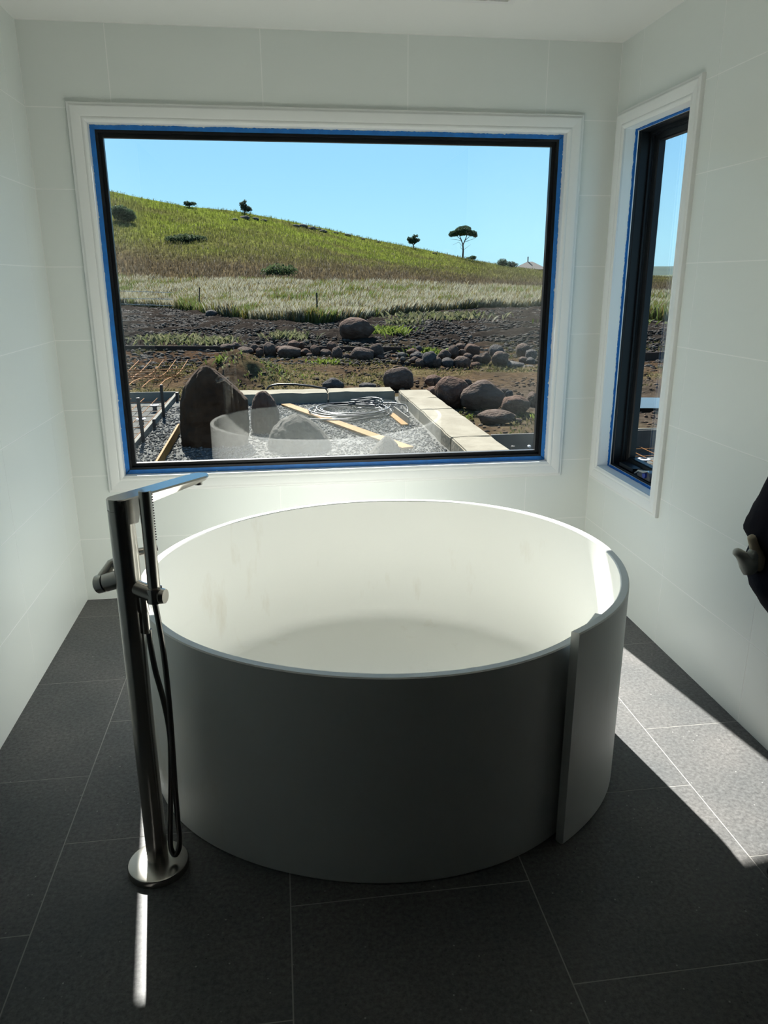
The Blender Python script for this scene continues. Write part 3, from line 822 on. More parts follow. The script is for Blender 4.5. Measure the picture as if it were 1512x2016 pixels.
def field_col(az, r):
    re, rc = edge_r(az), crest_r(az); s = np.clip((r-re)/(rc-re), 0, 1.2)
    x = CX+r*np.sin(az); y = CY+r*np.cos(az)
    # how steep the hillside is here: the right hand side stays straw coloured
    left = sst(24, 6, np.degrees(az))
    g = sst(.40, .72, s+.16*fbm(x*.05, y*.07, 41, 4))*(.35+.65*left)
    br = sst(.10, .24, s+.07*fbm(x*.09, y*.09, 42, 3))
    n1 = sst(-.25, .35, fbm(x*.18, y*.22, 43, 4))[..., None]; n2 = sst(0.0, .5, fbm(x*.12, y*.15, 44, 4))[..., None]
    near = STRAW*(1-.45*n1)+GRASS*.45*n1
    midc = BROWN*(1-.55*n2)+OLIVE*.55*n2
    far = LIME*(1-.5*n1)+OLIVE*.5*n1
    far = far*(1-.5*n2)+BROWN*.5*n2
    c = near*(1-br[..., None])+midc*br[..., None]
    return c*(1-g[..., None])+far*g[..., None], s
na, nr = 330, 190
azs = np.radians(np.linspace(-60, 62, na)); sg = np.concatenate([np.linspace(0, 1, nr-30)**1.25, 1+np.linspace(.02, 1.5, 30)])
A = np.repeat(azs[:, None], nr, 1); Rr = edge_r(A)-.6+(crest_r(A)-edge_r(A)+.6)*sg[None, :]
X = CX+Rr*np.sin(A); Y = CY+Rr*np.cos(A); Z = field_z(A, Rr)
fc, fs_ = field_col(A, Rr)
idx = np.arange(na*nr).reshape(na, nr)
F = np.stack([idx[:-1, :-1], idx[1:, :-1], idx[1:, 1:], idx[:-1, 1:]], -1).reshape(-1, 4)[:, ::-1]
me = np_mesh('hillside', np.stack([X, Y, Z], -1).reshape(-1, 3), F, field_mat(), True, fc.reshape(-1, 3))
tag(link('hillside', me), 'green and straw coloured hillside rising to the left', 'hill', kind='structure')

# ---- standing grass: pale seed heads near, lower tufts up the slope
def blades(n, smin, smax, pw, hmin, hmax, wd, seed, azr=(-20, 34), per=4, pale=True):
    g = np.random.default_rng(seed)
    az = np.radians(g.uniform(azr[0], azr[1], n)); s = smin+(smax-smin)*g.random(n)**pw
    r = edge_r(az)+(crest_r(az)-edge_r(az))*s
    n = len(az)
    base, _ = field_col(az, r); z = field_z(az, r)
    x = CX+r*np.sin(az); y = CY+r*np.cos(az)
    az = np.repeat(az, per); x = np.repeat(x, per)+g.normal(0, .05, n*per); y = np.repeat(y, per)+g.normal(0, .05, n*per); z = np.repeat(z, per); s = np.repeat(s, per); base = np.repeat(base, per, 0)
    N = n*per
    clump = .65+.5*vnoise(x*.8, y*.8, 77)
    h = g.uniform(hmin, hmax, N)*clump; an = g.uniform(0, 2*np.pi, N); w = wd*g.uniform(.6, 1.3, N)
    lean = g.normal(0, .22, (N, 2))*h[:, None]+np.array([.10, .02])*h[:, None]
    ux, uy = np.cos(an)*w, np.sin(an)*w
    V = np.empty((N, 4, 3)); 
    V[:, 0] = np.stack([x-ux*.35, y-uy*.35, z-.05], -1); V[:, 1] = np.stack([x+ux*.35, y+uy*.35, z-.05], -1)
    mx_, my_ = x+lean[:, 0]*.6, y+lean[:, 1]*.6
    V[:, 2] = np.stack([mx_+ux, my_+uy, z+h*.72], -1); V[:, 3] = np.stack([x+lean[:, 0], y+lean[:, 1], z+h], -1)
    if pale:
        u = g.random(N); p1 = .6*vnoise(x*.22, y*.5, 78)+.4*vnoise(x*1.3, y*1.1, 79)
        tip = np.where((u < .62)[:, None], np.array([.31, .30, .23]), np.where((u < .82)[:, None], GOLD*1.4, BROWN*2.0))
        tip = np.where((p1 > .58)[:, None] & (u < .55)[:, None], GRASS*2.0, tip)
        root = np.where((u < .5)[:, None], GRASS, GOLD*.7)
    else:
        tip = base*g.uniform(.75, 1.5, (N, 1)); root = base*.7
        dry = (g.random(N) < .30*np.clip(1.15-s, 0, 1)); tip[dry] = np.array([.135, .118, .092])*g.uniform(.7, 1.3, (int(dry.sum()), 1))
    cols = np.empty((N, 4, 3)); cols[:, 0] = root; cols[:, 1] = root; cols[:, 2] = tip*.9+root*.1; cols[:, 3] = tip
    F = np.arange(N*4).reshape(N, 4)[:, [0, 1, 2, 3]]
    return V.reshape(-1, 3), F, cols.reshape(-1, 3)
V, F, cc = blades(52000, -.004, .24, 1.6, .30, .64, .012, 1, per=5)
tag(link('pale_grass', np_mesh('pale_grass', V, F, M_LEAF, False, cc)), 'tall pale seeding grass along the near edge of the field', 'grass', kind='stuff')
V, F, cc = blades(54000, .10, 1.0, .95, .18, .42, .030, 2, per=3, pale=False)
tag(link('hill_grass', np_mesh('hill_grass', V, F, M_LEAF, False, cc)), 'short olive and green grass covering the hillside', 'grass', kind='stuff')

# ---- distant wooded range seen through the narrow window
def ridge(name, r, elmax, seed, colr, label, z0=-4):
    az = np.radians(np.linspace(-80, 80, 500)); n = len(az)
    hh = r*np.tan(np.radians(elmax))*(.80+.28*fbm(az*9, az*0+seed, seed, 4))
    rows = []
    for f in np.linspace(0, 1, 9):
        rr = r*(.82+.18*f)
        rows.append(np.stack([CX+rr*np.sin(az), CY+rr*np.cos(az), z0+(hh-z0)*f**1.4], -1))
    rr = r*1.15
    rows.append(np.stack([CX+rr*np.sin(az), CY+rr*np.cos(az), np.full(n, z0)], -1))
    V = np.stack(rows, 0); k = len(rows); idx = np.arange(k*n).reshape(k, n)
    F = np.stack([idx[:-1, :-1], idx[:-1, 1:], idx[1:, 1:], idx[1:, :-1]], -1).reshape(-1, 4)
    return tag(link(name, np_mesh(name, V.reshape(-1, 3), F, colr, True)), label, 'hill', kind='structure')
ridge('far_range', 900, .98, 3, mat('wooded_range', (.038, .058, .052), .95, vary=(.048, .070, .058), scale=.03, spec=0.04), 'bluish wooded range on the far horizon')
ridge('middle_slope', 420, .52, 9, mat('pale_slope', (.075, .088, .052), .95, vary=(.058, .072, .045), scale=.05, spec=0.04), 'pale grassy slope in front of the wooded range', -3)

ridge('tree_line', 250, .13, 5, mat('dark_tree_line', (.022, .034, .022), .95, vary=(.03, .045, .028), scale=.2, spec=0.0), 'dark line of trees along the foot of the pale slope', -3)

# ---- rocks
def rock_mesh(seed, sub=3, amp=.22, flat=.0):
    bm = bmesh.new(); bmesh.ops.create_icosphere(bm, subdivisions=sub, radius=1.0)
    r0 = random.Random(seed); off = Vector((r0.uniform(-50, 50), r0.uniform(-50, 50), r0.uniform(-50, 50)))
    planes = [(Vector((r0.gauss(0, 1), r0.gauss(0, 1), r0.gauss(0, .8))).normalized(), r0.uniform(.72, .95)) for _ in range(7)]
    for v in bm.verts:
        d = v.co.normalized(); q = d*(1+amp*(mnoise.noise(d*1.3+off)+.45*mnoise.noise(d*3.1+off)+.2*mnoise.noise(d*7+off)))
        for nn_, dd in planes:
            e = q.dot(nn_)-dd
            if e > 0: q -= nn_*e*.8
        v.co = q
    zs = [v.co.z for v in bm.verts]; xs = [v.co.x for v in bm.verts]; ys = [v.co.y for v in bm.verts]
    for v in bm.verts:
        v.co.x = -1+2*(v.co.x-min(xs))/(max(xs)-min(xs)); v.co.y = -1+2*(v.co.y-min(ys))/(max(ys)-min(ys)); v.co.z = -1+2*(v.co.z-min(zs))/(max(zs)-min(zs))
    me = bpy.data.meshes.new('rock'); bm.to_mesh(me); bm.free()
    me.polygons.foreach_set('use_smooth', [True]*len(me.polygons))
    return me
def rock_mat(name, c1, c2, c3):
    M = bpy.data.materials.new(name); M.use_nodes = True
    N = M.node_tree.nodes; L = M.node_tree.links; b = N['Principled BSDF']
    t = N.new('ShaderNodeTexCoord')
    n = N.new('ShaderNodeTexNoise'); n.inputs['Scale'].default_value = 2.2; n.inputs['Detail'].default_value = 9; n.inputs['Roughness'].default_value = .65
    L.new(t.outputs['Object'], n.inputs['Vector'])
    r = N.new('ShaderNodeValToRGB'); r.color_ramp.elements[0].position = .3; r.color_ramp.elements[1].position = .72
    r.color_ramp.elements[0].color = (*c1, 1); r.color_ramp.elements[1].color = (*c3, 1); e = r.color_ramp.elements.new(.52); e.color = (*c2, 1)
    L.new(n.outputs['Fac'], r.inputs[0]); L.new(r.outputs[0], b.inputs['Base Color'])
    bp = N.new('ShaderNodeBump'); bp.inputs['Strength'].default_value = .7; bp.inputs['Distance'].default_value = .06
    n2 = N.new('ShaderNodeTexNoise'); n2.inputs['Scale'].default_value = 6; n2.inputs['Detail'].default_value = 8
    L.new(t.outputs['Object'], n2.inputs['Vector']); L.new(n2.outputs['Fac'], bp.inputs['Height']); L.new(bp.outputs[0], b.inputs['Normal'])
    b.inputs['Roughness'].default_value = .95; b.inputs['Specular IOR Level'].default_value = .06
    return M
RM = [rock_mat('red_brown_basalt', (.050, .029, .020), (.082, .050, .036), (.122, .086, .067)),
      rock_mat('brown_basalt', (.046, .031, .023), (.076, .053, .041), (.116, .089, .072)),
      rock_mat('grey_basalt', (.034, .030, .028), (.060, .054, .050), (.100, .093, .086))]
RB = []
for i in range(8):
    me_ = rock_mesh(100+i)
    RB.append(me_)
RMESH = {}
def rock(name, loc, rx, rz, label, kind, ry=None, rot=0.0, tilt=0.0, group=None, k=None):
    i = random.randrange(len(RB)) if k is None else k
    key = (i, kind)
    if key not in RMESH:
        m_ = RB[i].copy(); m_.materials.append(RM[kind]); RMESH[key] = m_
    o = bpy.data.objects.new(name, RMESH[key]); C.objects.link(o)
    o.location = loc; o.scale = (rx, ry or (.55*rx+.45*rz)*1.0, rz); o.rotation_euler = (0, tilt, rot)
    return tag(o, label, 'rock', group)
ORD = ['first', 'second', 'third', 'fourth', 'fifth', 'sixth', 'seventh', 'eighth', 'ninth', 'tenth', 'eleventh', 'twelfth', 'thirteenth', 'fourteenth', 'fifteenth', 'sixteenth',
       'seventeenth', 'eighteenth', 'nineteenth', 'twentieth', 'twenty-first', 'twenty-second', 'twenty-third', 'twenty-fourth', 'twenty-fifth', 'twenty-sixth', 'twenty-seventh', 'twenty-eighth', 'twenty-ninth']
ROW = [(-0.25, 15.12, -0.065, 0.152, 0.07), (-0.04, 15.13, -0.05, 0.133, 0.086), (0.19, 14.86, -0.143, 0.188, 0.093), (0.41, 14.97, -0.099, 0.106, 0.102), (0.52, 14.67, -0.168, 0.09, 0.104), (0.75, 14.72, -0.109, 0.143, 0.162), (0.99, 14.88, -0.137, 0.114, 0.086), (1.19, 14.6, -0.171, 0.262, 0.146), (1.32, 15.08, -0.047, 0.146, 0.111), (1.51, 15.18, -0.057, 0.066, 0.08), (1.59, 14.77, -0.185, 0.133, 0.086), (1.69, 14.57, -0.25, 0.094, 0.062), (1.81, 14.7, -0.153, 0.113, 0.136), (2.05, 14.62, -0.205, 0.132, 0.097), (2.21, 14.9, -0.082, 0.107, 0.118), (2.27, 14.07, -0.169, 0.117, 0.151), (2.49, 14.03, -0.248, 0.092, 0.083), (2.81, 13.95, -0.196, 0.274, 0.17), (3.19, 14.18, -0.138, 0.156, 0.172), (3.26, 13.99, -0.268, 0.147, 0.068)]
PILE = [(3.59, 12.89, -0.116, 0.097, 0.064), (3.56, 12.63, -0.175, 0.061, 0.053), (4.03, 13.3, -0.022, 0.071, 0.066), (3.86, 13.15, -0.058, 0.134, 0.065), (3.91, 12.86, -0.119, 0.156, 0.079), (3.79, 12.55, -0.182, 0.102, 0.07), (3.87, 12.35, -0.226, 0.094, 0.087), (4.08, 12.36, -0.157, 0.152, 0.156), (4.2, 12.26, -0.216, 0.111, 0.121), (4.46, 12.69, -0.112, 0.138, 0.124), (4.43, 12.21, -0.231, 0.134, 0.111), (4.68, 12.8, -0.057, 0.111, 0.136), (4.94, 13.26, 0.011, 0.114, 0.081), (4.89, 12.9, -0.085, 0.098, 0.079), (5.12, 12.92, -0.04, 0.158, 0.137), (4.98, 12.67, -0.151, 0.104, 0.078), (4.74, 12.15, -0.22, 0.174, 0.131), (5.14, 12.49, -0.188, 0.103, 0.088), (5.02, 12.18, -0.272, 0.101, 0.062), (5.34, 12.55, -0.163, 0.103, 0.113), (5.65, 12.85, -0.059, 0.158, 0.137), (5.56, 12.17, -0.18, 0.169, 0.174), (5.82, 12.06, -0.289, 0.195, 0.087), (6.27, 12.85, -0.05, 0.169, 0.138), (6.32, 12.53, -0.126, 0.121, 0.125), (6.12, 12.41, -0.213, 0.096, 0.071), (6.22, 12.21, -0.228, 0.095, 0.088), (6.04, 11.88, -0.34, 0.184, 0.076)]
def px_order(L): return sorted(L, key=lambda q: (q[0]-CX)/(q[1]-CY))
for i, (x, y, z, rx, rz) in enumerate(px_order(ROW)):
    rock('rock', (x, y, z), rx*1.06, rz*1.08, 'rounded basalt rock in the low stone row behind the yard, %s from its left end' % ORD[i], random.choice((0, 1, 1)), ry=max(rx, rz)*1.05, rot=random.uniform(-.3, .3), group='rocks in the low stone row')
for i, (x, y, z, rx, rz) in enumerate(px_order(PILE)):
    rock('rock', (x, y, z), rx*1.08, rz*1.10, 'rounded basalt rock in the stone heap on the right, %s from its left end' % ORD[i], random.choice((0, 1, 1, 2)), ry=max(rx, rz)*1.15, rot=random.uniform(-.3, .3), group='rocks in the right-hand stone heap')
# smaller stones buried at the heart of the heap and the row keep them up
BIG = [((3.12, 17.78, 0.132, 0.486, 0.309), 'large domed brown boulder on the soil bank above the stone row', 0, 2),
       ((2.9, 8.99, -0.122, 0.253, 0.186), 'smooth brown boulder behind the far corner of the pale blocks', 1, 5),
       ((3.54, 9.27, -0.218, 0.159, 0.113), 'small dark angular rock right of the smooth corner boulder', 0, 1),
       ((3.38, 7.09, -0.096, 0.252, 0.229), 'rugged dark reddish boulder beside the pale block row', 0, 3),
       ((4.09, 9.15, -0.238, 0.082, 0.07), 'small stone showing behind the rugged reddish boulder', 1, 4),
       ((3.73, 6.78, -0.096, 0.309, 0.212), 'biggest rounded brown boulder in the group right of the blocks', 1, 0),
       ((3.33, 8.02, -0.226, 0.161, 0.097), 'low reddish rock tucked against the far end of the block row', 0, 6),
       ((4.07, 6.36, -0.172, 0.195, 0.129), 'orange brown pitted boulder near the window edge', 0, 7),
       ((3.67, 5.78, -0.219, 0.241, 0.088), 'long flat slab of rock in front of the boulder group', 1, 2),
       ((4.43, 7.82, -0.242, 0.062, 0.056), 'small pointed grey stone between the boulders by the window edge', 2, 5),
       ((4.49, 6.91, -0.204, 0.073, 0.118), 'upright brown rock half cut off by the window frame', 1, 1),
       ((4.46, 8.15, -0.244, 0.071, 0.052), 'little brown stone behind the pointed grey stone', 1, 3),
       ((3.9, 5.73, -0.269, 0.071, 0.034), 'small squared stone at the end of the flat slab', 1, 4),
       ((1.82, 9.08, -0.204, 0.18, 0.109), 'pale grey brown rock behind the back block row near its joint', 2, 0),
       ((2.38, 9.02, -0.239, 0.146, 0.06), 'low grey rock behind the back block row left of the corner boulder', 2, 6),
       ((-1.6, 28.14, .16, .235, .155), 'lone grey rock at the foot of the tall grass by the left post', 2, 7)]
for (q, lb, kd, kk) in BIG:
    x, y, z, rx, rz = q
    rock('boulder', (x, y, z), rx*1.03, rz*1.05, lb, kd, ry=max(rx*.85, rz), rot=random.uniform(-.2, .2), k=kk)
# broken rock up on the hillside
def place(az_deg, el_deg):
    az = np.radians(az_deg); r = np.linspace(edge_r(az), crest_r(az), 600); e = np.degrees(np.arctan2(field_z(np.full(600, az), r)-1.447, r))
    i = int(np.argmin(abs(e-el_deg))); return CX+r[i]*math.sin(az), CY+r[i]*math.cos(az), float(field_z(np.array([az]), np.array([r[i]]))[0]), r[i]
hr = [(-1.9, 4.05, .7), (-1.2, 4.0, .55), (-.6, 3.9, .5), (1.6, 3.55, .6), (2.1, 3.52, .8), (2.7, 3.38, .75), (3.2, 3.32, .6), (3.5, 3.2, .7), (4.4, 3.1, .5), (5.2, 2.95, .6), (-2.6, 3.95, .45), (6.3, 2.70, .4), (7.4, 2.5, .45), (11.4, 1.72, .5)]
for i, (a, e, s_) in enumerate(hr):
    x, y, z, r = place(a, e)
    rock('rock', (x, y, z+.1*s_), s_, s_*.45, 'grey rock outcrop just under the hill skyline, %s from the left' % ORD[i], 2, ry=s_*.8, group='rock outcrops on the hillside')

# ---- boulders with a traced outline, given their own depth
def loft_boulder(name, levels, ycen, depth, label, mt, seed, sub=72):
    r0 = random.Random(seed); vs = []; fs = []
    zs = [l[0] for l in levels]; n = sub; rows = 44
    zz = np.linspace(zs[0], zs[-1], rows); xl = np.interp(zz, zs, [l[1] for l in levels]); xr = np.interp(zz, zs, [l[2] for l in levels])
    x0, z0 = (xl[0]+xr[0])/2, zz[0]
    xm = (levels[0][1]+levels[0][2])/2
    for i in range(rows):
        cx = (xl[i]+xr[i])/2; hw = (xr[i]-xl[i])/2; wmax = max((l[2]-l[1])/2 for l in levels)
        hd = depth*(hw/wmax)**.8
        for k in range(n):
            a = 2*math.pi*k/n; ca, sa = math.cos(a), math.sin(a)
            ex = math.copysign(abs(ca)**.75, ca); ey = math.copysign(abs(sa)**.75, sa)
            d = mnoise.noise(Vector((ex*1.2+seed, ey*1.2, zz[i]*2.2)))*.12+mnoise.noise(Vector((ex*3+seed, ey*3, zz[i]*6)))*.09+mnoise.noise(Vector((ex*7+seed, ey*7, zz[i]*15)))*.05+mnoise.noise(Vector((ex*15+seed, ey*15, zz[i]*30)))*.025
            vs.append((cx+hw*ex*(1+d*.5)-xm, ey*hd*(1+d*2.0), zz[i]-z0+.012*mnoise.noise(Vector((ex*4, ey*4, i*.7+seed)))))
    for i in range(rows-1):
        for k in range(n): fs.append((i*n+k, i*n+(k+1) % n, (i+1)*n+(k+1) % n, (i+1)*n+k))
    vs.append(((xl[-1]+xr[-1])/2-xm, 0, zz[-1]-z0+.012)); t = len(vs)-1
    for k in range(n): fs.append(((rows-1)*n+k, (rows-1)*n+(k+1) % n, t))
    fs.append(tuple(range(n-1, -1, -1)))
    o = MB().add(vs, fs).build(name, mt, None, smooth=55, loc=(xm, ycen, z0))
    return tag(o, label, 'rock')
RMB = [rock_mat('standing_brown_basalt', (.018, .011, .007), (.042, .026, .016), (.085, .062, .044)), rock_mat('lichen_grey_basalt', (.034, .032, .027), (.060, .056, .048), (.095, .089, .078))]
B1 = [(-.314, -.111, .568), (-.159, -.126, .587), (.027, -.132, .603), (.221, -.106, .603), (.302, -.079, .528), (.382, -.047, .453), (.462, .011, .369), (.53, .078, .285), (.577, .138, .226)]
B2 = [(-.307, .63, .892), (-.176, .608, .921), (-.028, .604, .927), (.118, .629, .876), (.188, .667, .827), (.217, .708, .788)]
B3 = [(-.344, .804, 1.476), (-.224, .794, 1.458), (-.116, .82, 1.407), (-.036, .86, 1.341), (.044, .941, 1.248), (.092, 1.057, 1.145)]
B4 = [(-.293, 1.787, 2.168), (-.22, 1.855, 2.136), (-.152, 1.907, 2.105), (-.105, 1.954, 2.058), (-.084, 1.985, 2.027)]
loft_boulder('boulder', B1, 4.78, .22, 'tall pointed dark brown boulder standing in the gravel at the left', RMB[0], 3)
loft_boulder('boulder', B2, 5.36, .14, 'narrow upright brown rock right of the tall pointed boulder', RM[1], 5)
loft_boulder('boulder', B3, 4.45, .30, 'wide low grey boulder in the middle of the gravel', RMB[1], 9)
loft_boulder('boulder', B4, 4.05, .16, 'small peaked grey rock in front of the orange plank', RMB[1], 12)

# ---- gravel yard
M_GRAVEL = mat('grey_gravel_bed', (.066, .066, .060), .9, vary=(.10, .10, .092), scale=38, bump=1.0, bscale=60, spec=0.04)
gx = np.linspace(-.62, 3.12, 95); gy = np.linspace(.25, 7.9, 180)
X, Y = np.meshgrid(gx, gy, indexing='ij'); Z = -.25+.012*fbm(X*3, Y*3, 61, 3)+.008*fbm(X*14, Y*14, 62, 2)
idx = np.arange(X.size).reshape(X.shape); F = np.stack([idx[:-1, :-1], idx[1:, :-1], idx[1:, 1:], idx[:-1, 1:]], -1).reshape(-1, 4)
tag(link('gravel_bed', np_mesh('gravel_bed', np.stack([X, Y, Z], -1).reshape(-1, 3), F, M_GRAVEL, True)), 'bed of grey gravel enclosed by pale stone blocks', 'ground', kind='structure')
def pebbles(n, xr, yr, z, rmin, rmax, seed, cols, zf=None, keepf=None, flat=.6):
    g = np.random.default_rng(seed)
    bm = bmesh.new(); bmesh.ops.create_icosphere(bm, subdivisions=1, radius=1.0); bm.verts.ensure_lookup_table()
    BV = np.array([v.co[:] for v in bm.verts]); BF = np.array([[v.index for v in f.verts] for f in bm.faces]); bm.free()
    x = g.uniform(*xr, n); y = g.uniform(*yr, n)
    if keepf is not None:
        k = keepf(x, y); x, y = x[k], y[k]; n = len(x)
    zz = np.full(n, z) if zf is None else zf(x, y)
    sc = g.uniform(rmin, rmax, (n, 1))*g.uniform(.7, 1.35, (n, 3)); sc[:, 2] *= flat
    jit = 1+.25*g.standard_normal((n, len(BV), 1))*.6
    an = g.uniform(0, 6.28, n); ca, sa = np.cos(an)[:, None], np.sin(an)[:, None]
    P = BV[None]*jit*sc[:, None, :]
    PX = P[..., 0]*ca-P[..., 1]*sa; PY = P[..., 0]*sa+P[..., 1]*ca
    V = np.stack([PX+x[:, None], PY+y[:, None], P[..., 2]+zz[:, None]], -1).reshape(-1, 3)
    F = (BF[None]+(np.arange(n)*len(BV))[:, None, None]).reshape(-1, 3)
    ci = g.integers(0, len(cols), n); cc = np.array(cols)[ci]*g.uniform(.7, 1.35, (n, 1))
    return V, F, np.repeat(cc, len(BV), 0)
V, F, cc = pebbles(15000, (-.58, 2.62), (1.6, 7.4), -.243, .007, .016, 3, [(.078, .078, .072), (.105, .104, .097), (.14, .138, .128), (.052, .052, .049)])
tag(link('gravel', np_mesh('gravel', V, F, M_STONEC, False, cc)), 'loose grey crushed gravel filling the yard', 'gravel', kind='stuff')
def kb(x, y):
    r = np.hypot(x-CX, y-CY); az = np.arctan2(x-CX, y-CY); return (r > 16.5) & (r < edge_r(az)-.2) & (np.degrees(az) > -13) & (np.degrees(az) < 30)
V, F, cc = pebbles(42000, (-10, 17), (11, 38), 0, .015, .075, 4, [(.016, .013, .011), (.022, .018, .015), (.032, .026, .021), (.062, .054, .046)], zf=lambda x, y: soil_z(x, y)+.01, keepf=kb, flat=.6)
tag(link('soil_clods', np_mesh('soil_clods', V, F, M_STONEC, False, cc)), 'dark clods of turned soil covering the bank', 'soil', kind='stuff')
def kn(x, y):
    r = np.hypot(x-CX, y-CY); return (r < 17.5) & (((y > 8.6) & (x > -6)) | ((x > 3.2) & (y > 4.4))) & ~((abs(x-7.2) < 2.2) & (abs(y-7.3) < .75))
V, F, cc = pebbles(9000, (-6, 11), (4.4, 15.5), 0, .010, .040, 5, [(.040, .023, .015), (.055, .035, .023), (.08, .06, .042), (.03, .021, .016)], zf=lambda x, y: soil_z(x, y)+.005, keepf=kn)
tag(link('soil_crumbs', np_mesh('soil_crumbs', V, F, M_STONEC, False, cc)), 'red brown crumbs of earth strewn over the yard edge', 'soil', kind='stuff')

# ---- low weeds and straw over the yard edge and bank
def leafblades(n, pos, spread, h, w, seed, cols, zf=soil_z):
    g = np.random.default_rng(seed); 
    x = np.repeat(pos[:, 0], n)+g.normal(0, 1, len(pos)*n)*spread; y = np.repeat(pos[:, 1], n)+g.normal(0, 1, len(pos)*n)*spread
    z = zf(x, y); N = len(x); hh = h*g.uniform(.4, 1.2, N); an = g.uniform(0, 6.28, N); ww = w*g.uniform(.6, 1.3, N)
    ux, uy = np.cos(an)*ww, np.sin(an)*ww; lx, ly = g.normal(0, .55, N)*hh, g.normal(0, .55, N)*hh
    V = np.empty((N, 4, 3)); V[:, 0] = np.stack([x, y, z], -1); V[:, 1] = np.stack([x+lx*.5+ux, y+ly*.5+uy, z+hh*.6], -1); V[:, 2] = np.stack([x+lx, y+ly, z+hh*.9], -1); V[:, 3] = np.stack([x+lx*.5-ux, y+ly*.5-uy, z+hh*.65], -1)
    c = np.array(cols)[g.integers(0, len(cols), N)]*g.uniform(.7, 1.3, (N, 1))
    return V.reshape(-1, 3), np.arange(N*4).reshape(N, 4), np.repeat(c, 4, 0)
g = np.random.default_rng(12)
px_ = g.uniform(-6, 11, 9000); py_ = g.uniform(4.6, 16.3, 9000); r = np.hypot(px_-CX, py_-CY)
kp = (fbm(px_*.9, py_*.9, 21, 4) > .02) & (((py_ > 8.5)) | ((px_ > 3.3) & (py_ > 4.6) & (px_ < 4.6))) & ~((abs(px_-7.2) < 2.6) & (py_ < 8.6))
V, F, cc = leafblades(5, np.stack([px_, py_], -1)[kp], .06, .06, .010, 13, [(.080, .066, .027), (.056, .060, .019), (.095, .080, .036), (.045, .052, .016)])
tag(link('trodden_grass', np_mesh('trodden_grass', V, F, M_LEAF, False, cc)), 'sparse trodden straw and grass on the yard earth', 'grass', kind='stuff')
def weed(x, y, n, spread, h, w, seed, cols, label, z_off=0.0):
    V, F, cc = leafblades(n, np.array([[0.0, 0.0]]), spread, h, w, seed, cols, zf=lambda a, b: soil_z(a+x, b+y)-float(soil_z(np.array(x), np.array(y))))
    root = empty('weed_clump', (x, y, float(soil_z(np.array(x), np.array(y)))+z_off))
    o = bpy.data.objects.new('leaves', np_mesh('leaves', V, F, M_LEAF, False, cc)); C.objects.link(o); o.parent = root; o['kind'] = 'stuff'
    st = MB().tube([(0, 0, -.02), (.004, .002, h*.3), (.010, 0, h*.6)], [.006, .005, .003], 6).build('stem', mat('weed_stem', (.06, .07, .03), .8, spec=0.04), None, smooth=60); st.parent = root
    return tag(root, label, 'weed')
WG = [(.10, .135, .022), (.07, .10, .02), (.13, .16, .038)]; WS = [(.11, .115, .062), (.085, .095, .04), (.135, .13, .075)]
weed(-.05, 10.15, 26, .09, .13, .030, 1, WG, 'bright green weed growing on top of the soil mound')
weed(.70, 10.2, 420, .34, .07, .018, 2, WG+WS+WS, 'low green weeds over the right flank of the soil mound')
weed(-1.9, 17.6, 420, .42, .20, .03, 3, WS, 'straggling pale weeds along the dark edging at the left')
weed(-.75, 17.3, 300, .30, .20, .03, 4, WS, 'pale weed patch left of the start of the stone row')
weed(1.2, 18.2, 260, .30, .22, .03, 5, WS, 'pale green weeds on the bank above the stone row')
weed(4.0, 18.9, 320, .36, .24, .03, 6, WG, 'green weed tuft right of the large domed boulder')
weed(4.4, 14.6, 200, .22, .20, .03, 7, WG, 'green weeds between the stone row and the stone heap')
weed(6.9, 24.5, 620, .85, .28, .045, 8, WS, 'sprawling pale weed in the middle of the dark bank')
weed(5.0, 21.5, 160, .25, .20, .04, 9, WS, 'small pale weed on the dark bank right of the domed boulder')
weed(4.28, 5.95, 60, .05, .10, .016, 10, WG, 'little green plant by the orange pitted boulder')
weed(3.35, 6.1, 40, .06, .08, .014, 11, WG, 'few green leaves at the side of the pale blocks')
weed(2.0, 13.2, 120, .16, .12, .02, 14, WG, 'green sprigs in front of the stone row')
weed(11.0, 20.5, 500, .7, .3, .05, 15, WG, 'green broad-leafed weeds at the field edge seen through the narrow window')

# ---- pale sawn stone blocks around the yard
def block_mat():
    M = mat('cream_limestone', (.165, .148, .112), .9, vary=(.20, .182, .140), scale=5, bump=.5, bscale=26, spec=0.04)
    return M
M_BLOCK = block_mat()
def block(a, b, seed, label):
    c = Vector(((a[0]+b[0])/2, (a[1]+b[1])/2, a[2]))
    bm = bmesh.new(); bmesh.ops.create_cube(bm, size=1.0)
    for v in bm.verts: v.co = Vector((v.co.x*(b[0]-a[0]), v.co.y*(b[1]-a[1]), (v.co.z+.5)*(b[2]-a[2])))
    bmesh.ops.bevel(bm, geom=bm.edges[:], offset=.012, segments=2, affect='EDGES')
    bmesh.ops.subdivide_edges(bm, edges=[e for e in bm.edges if e.calc_length() > .15], cuts=7, use_grid_fill=True)
    for v in bm.verts:
        q = v.co*5+Vector((seed*3.1, 0, 0)); v.co += Vector((mnoise.noise(q), mnoise.noise(q+Vector((9, 0, 0))), mnoise.noise(q+Vector((0, 9, 0)))))*.010
    me = bpy.data.meshes.new('stone_block'); bm.to_mesh(me); bm.free()
    me.polygons.foreach_set('use_smooth', [True]*len(me.polygons)); me.set_sharp_from_angle(angle=math.radians(35)); me.materials.append(M_BLOCK)
    o = link('stone_block', me, None, c)
    return tag(o, label, 'stone block', 'pale blocks edging the gravel')
ys = [7.52, 6.715, 5.785, 4.02, 2.30, .60]
nm = ['corner', 'second', 'third', 'fourth', 'nearest']
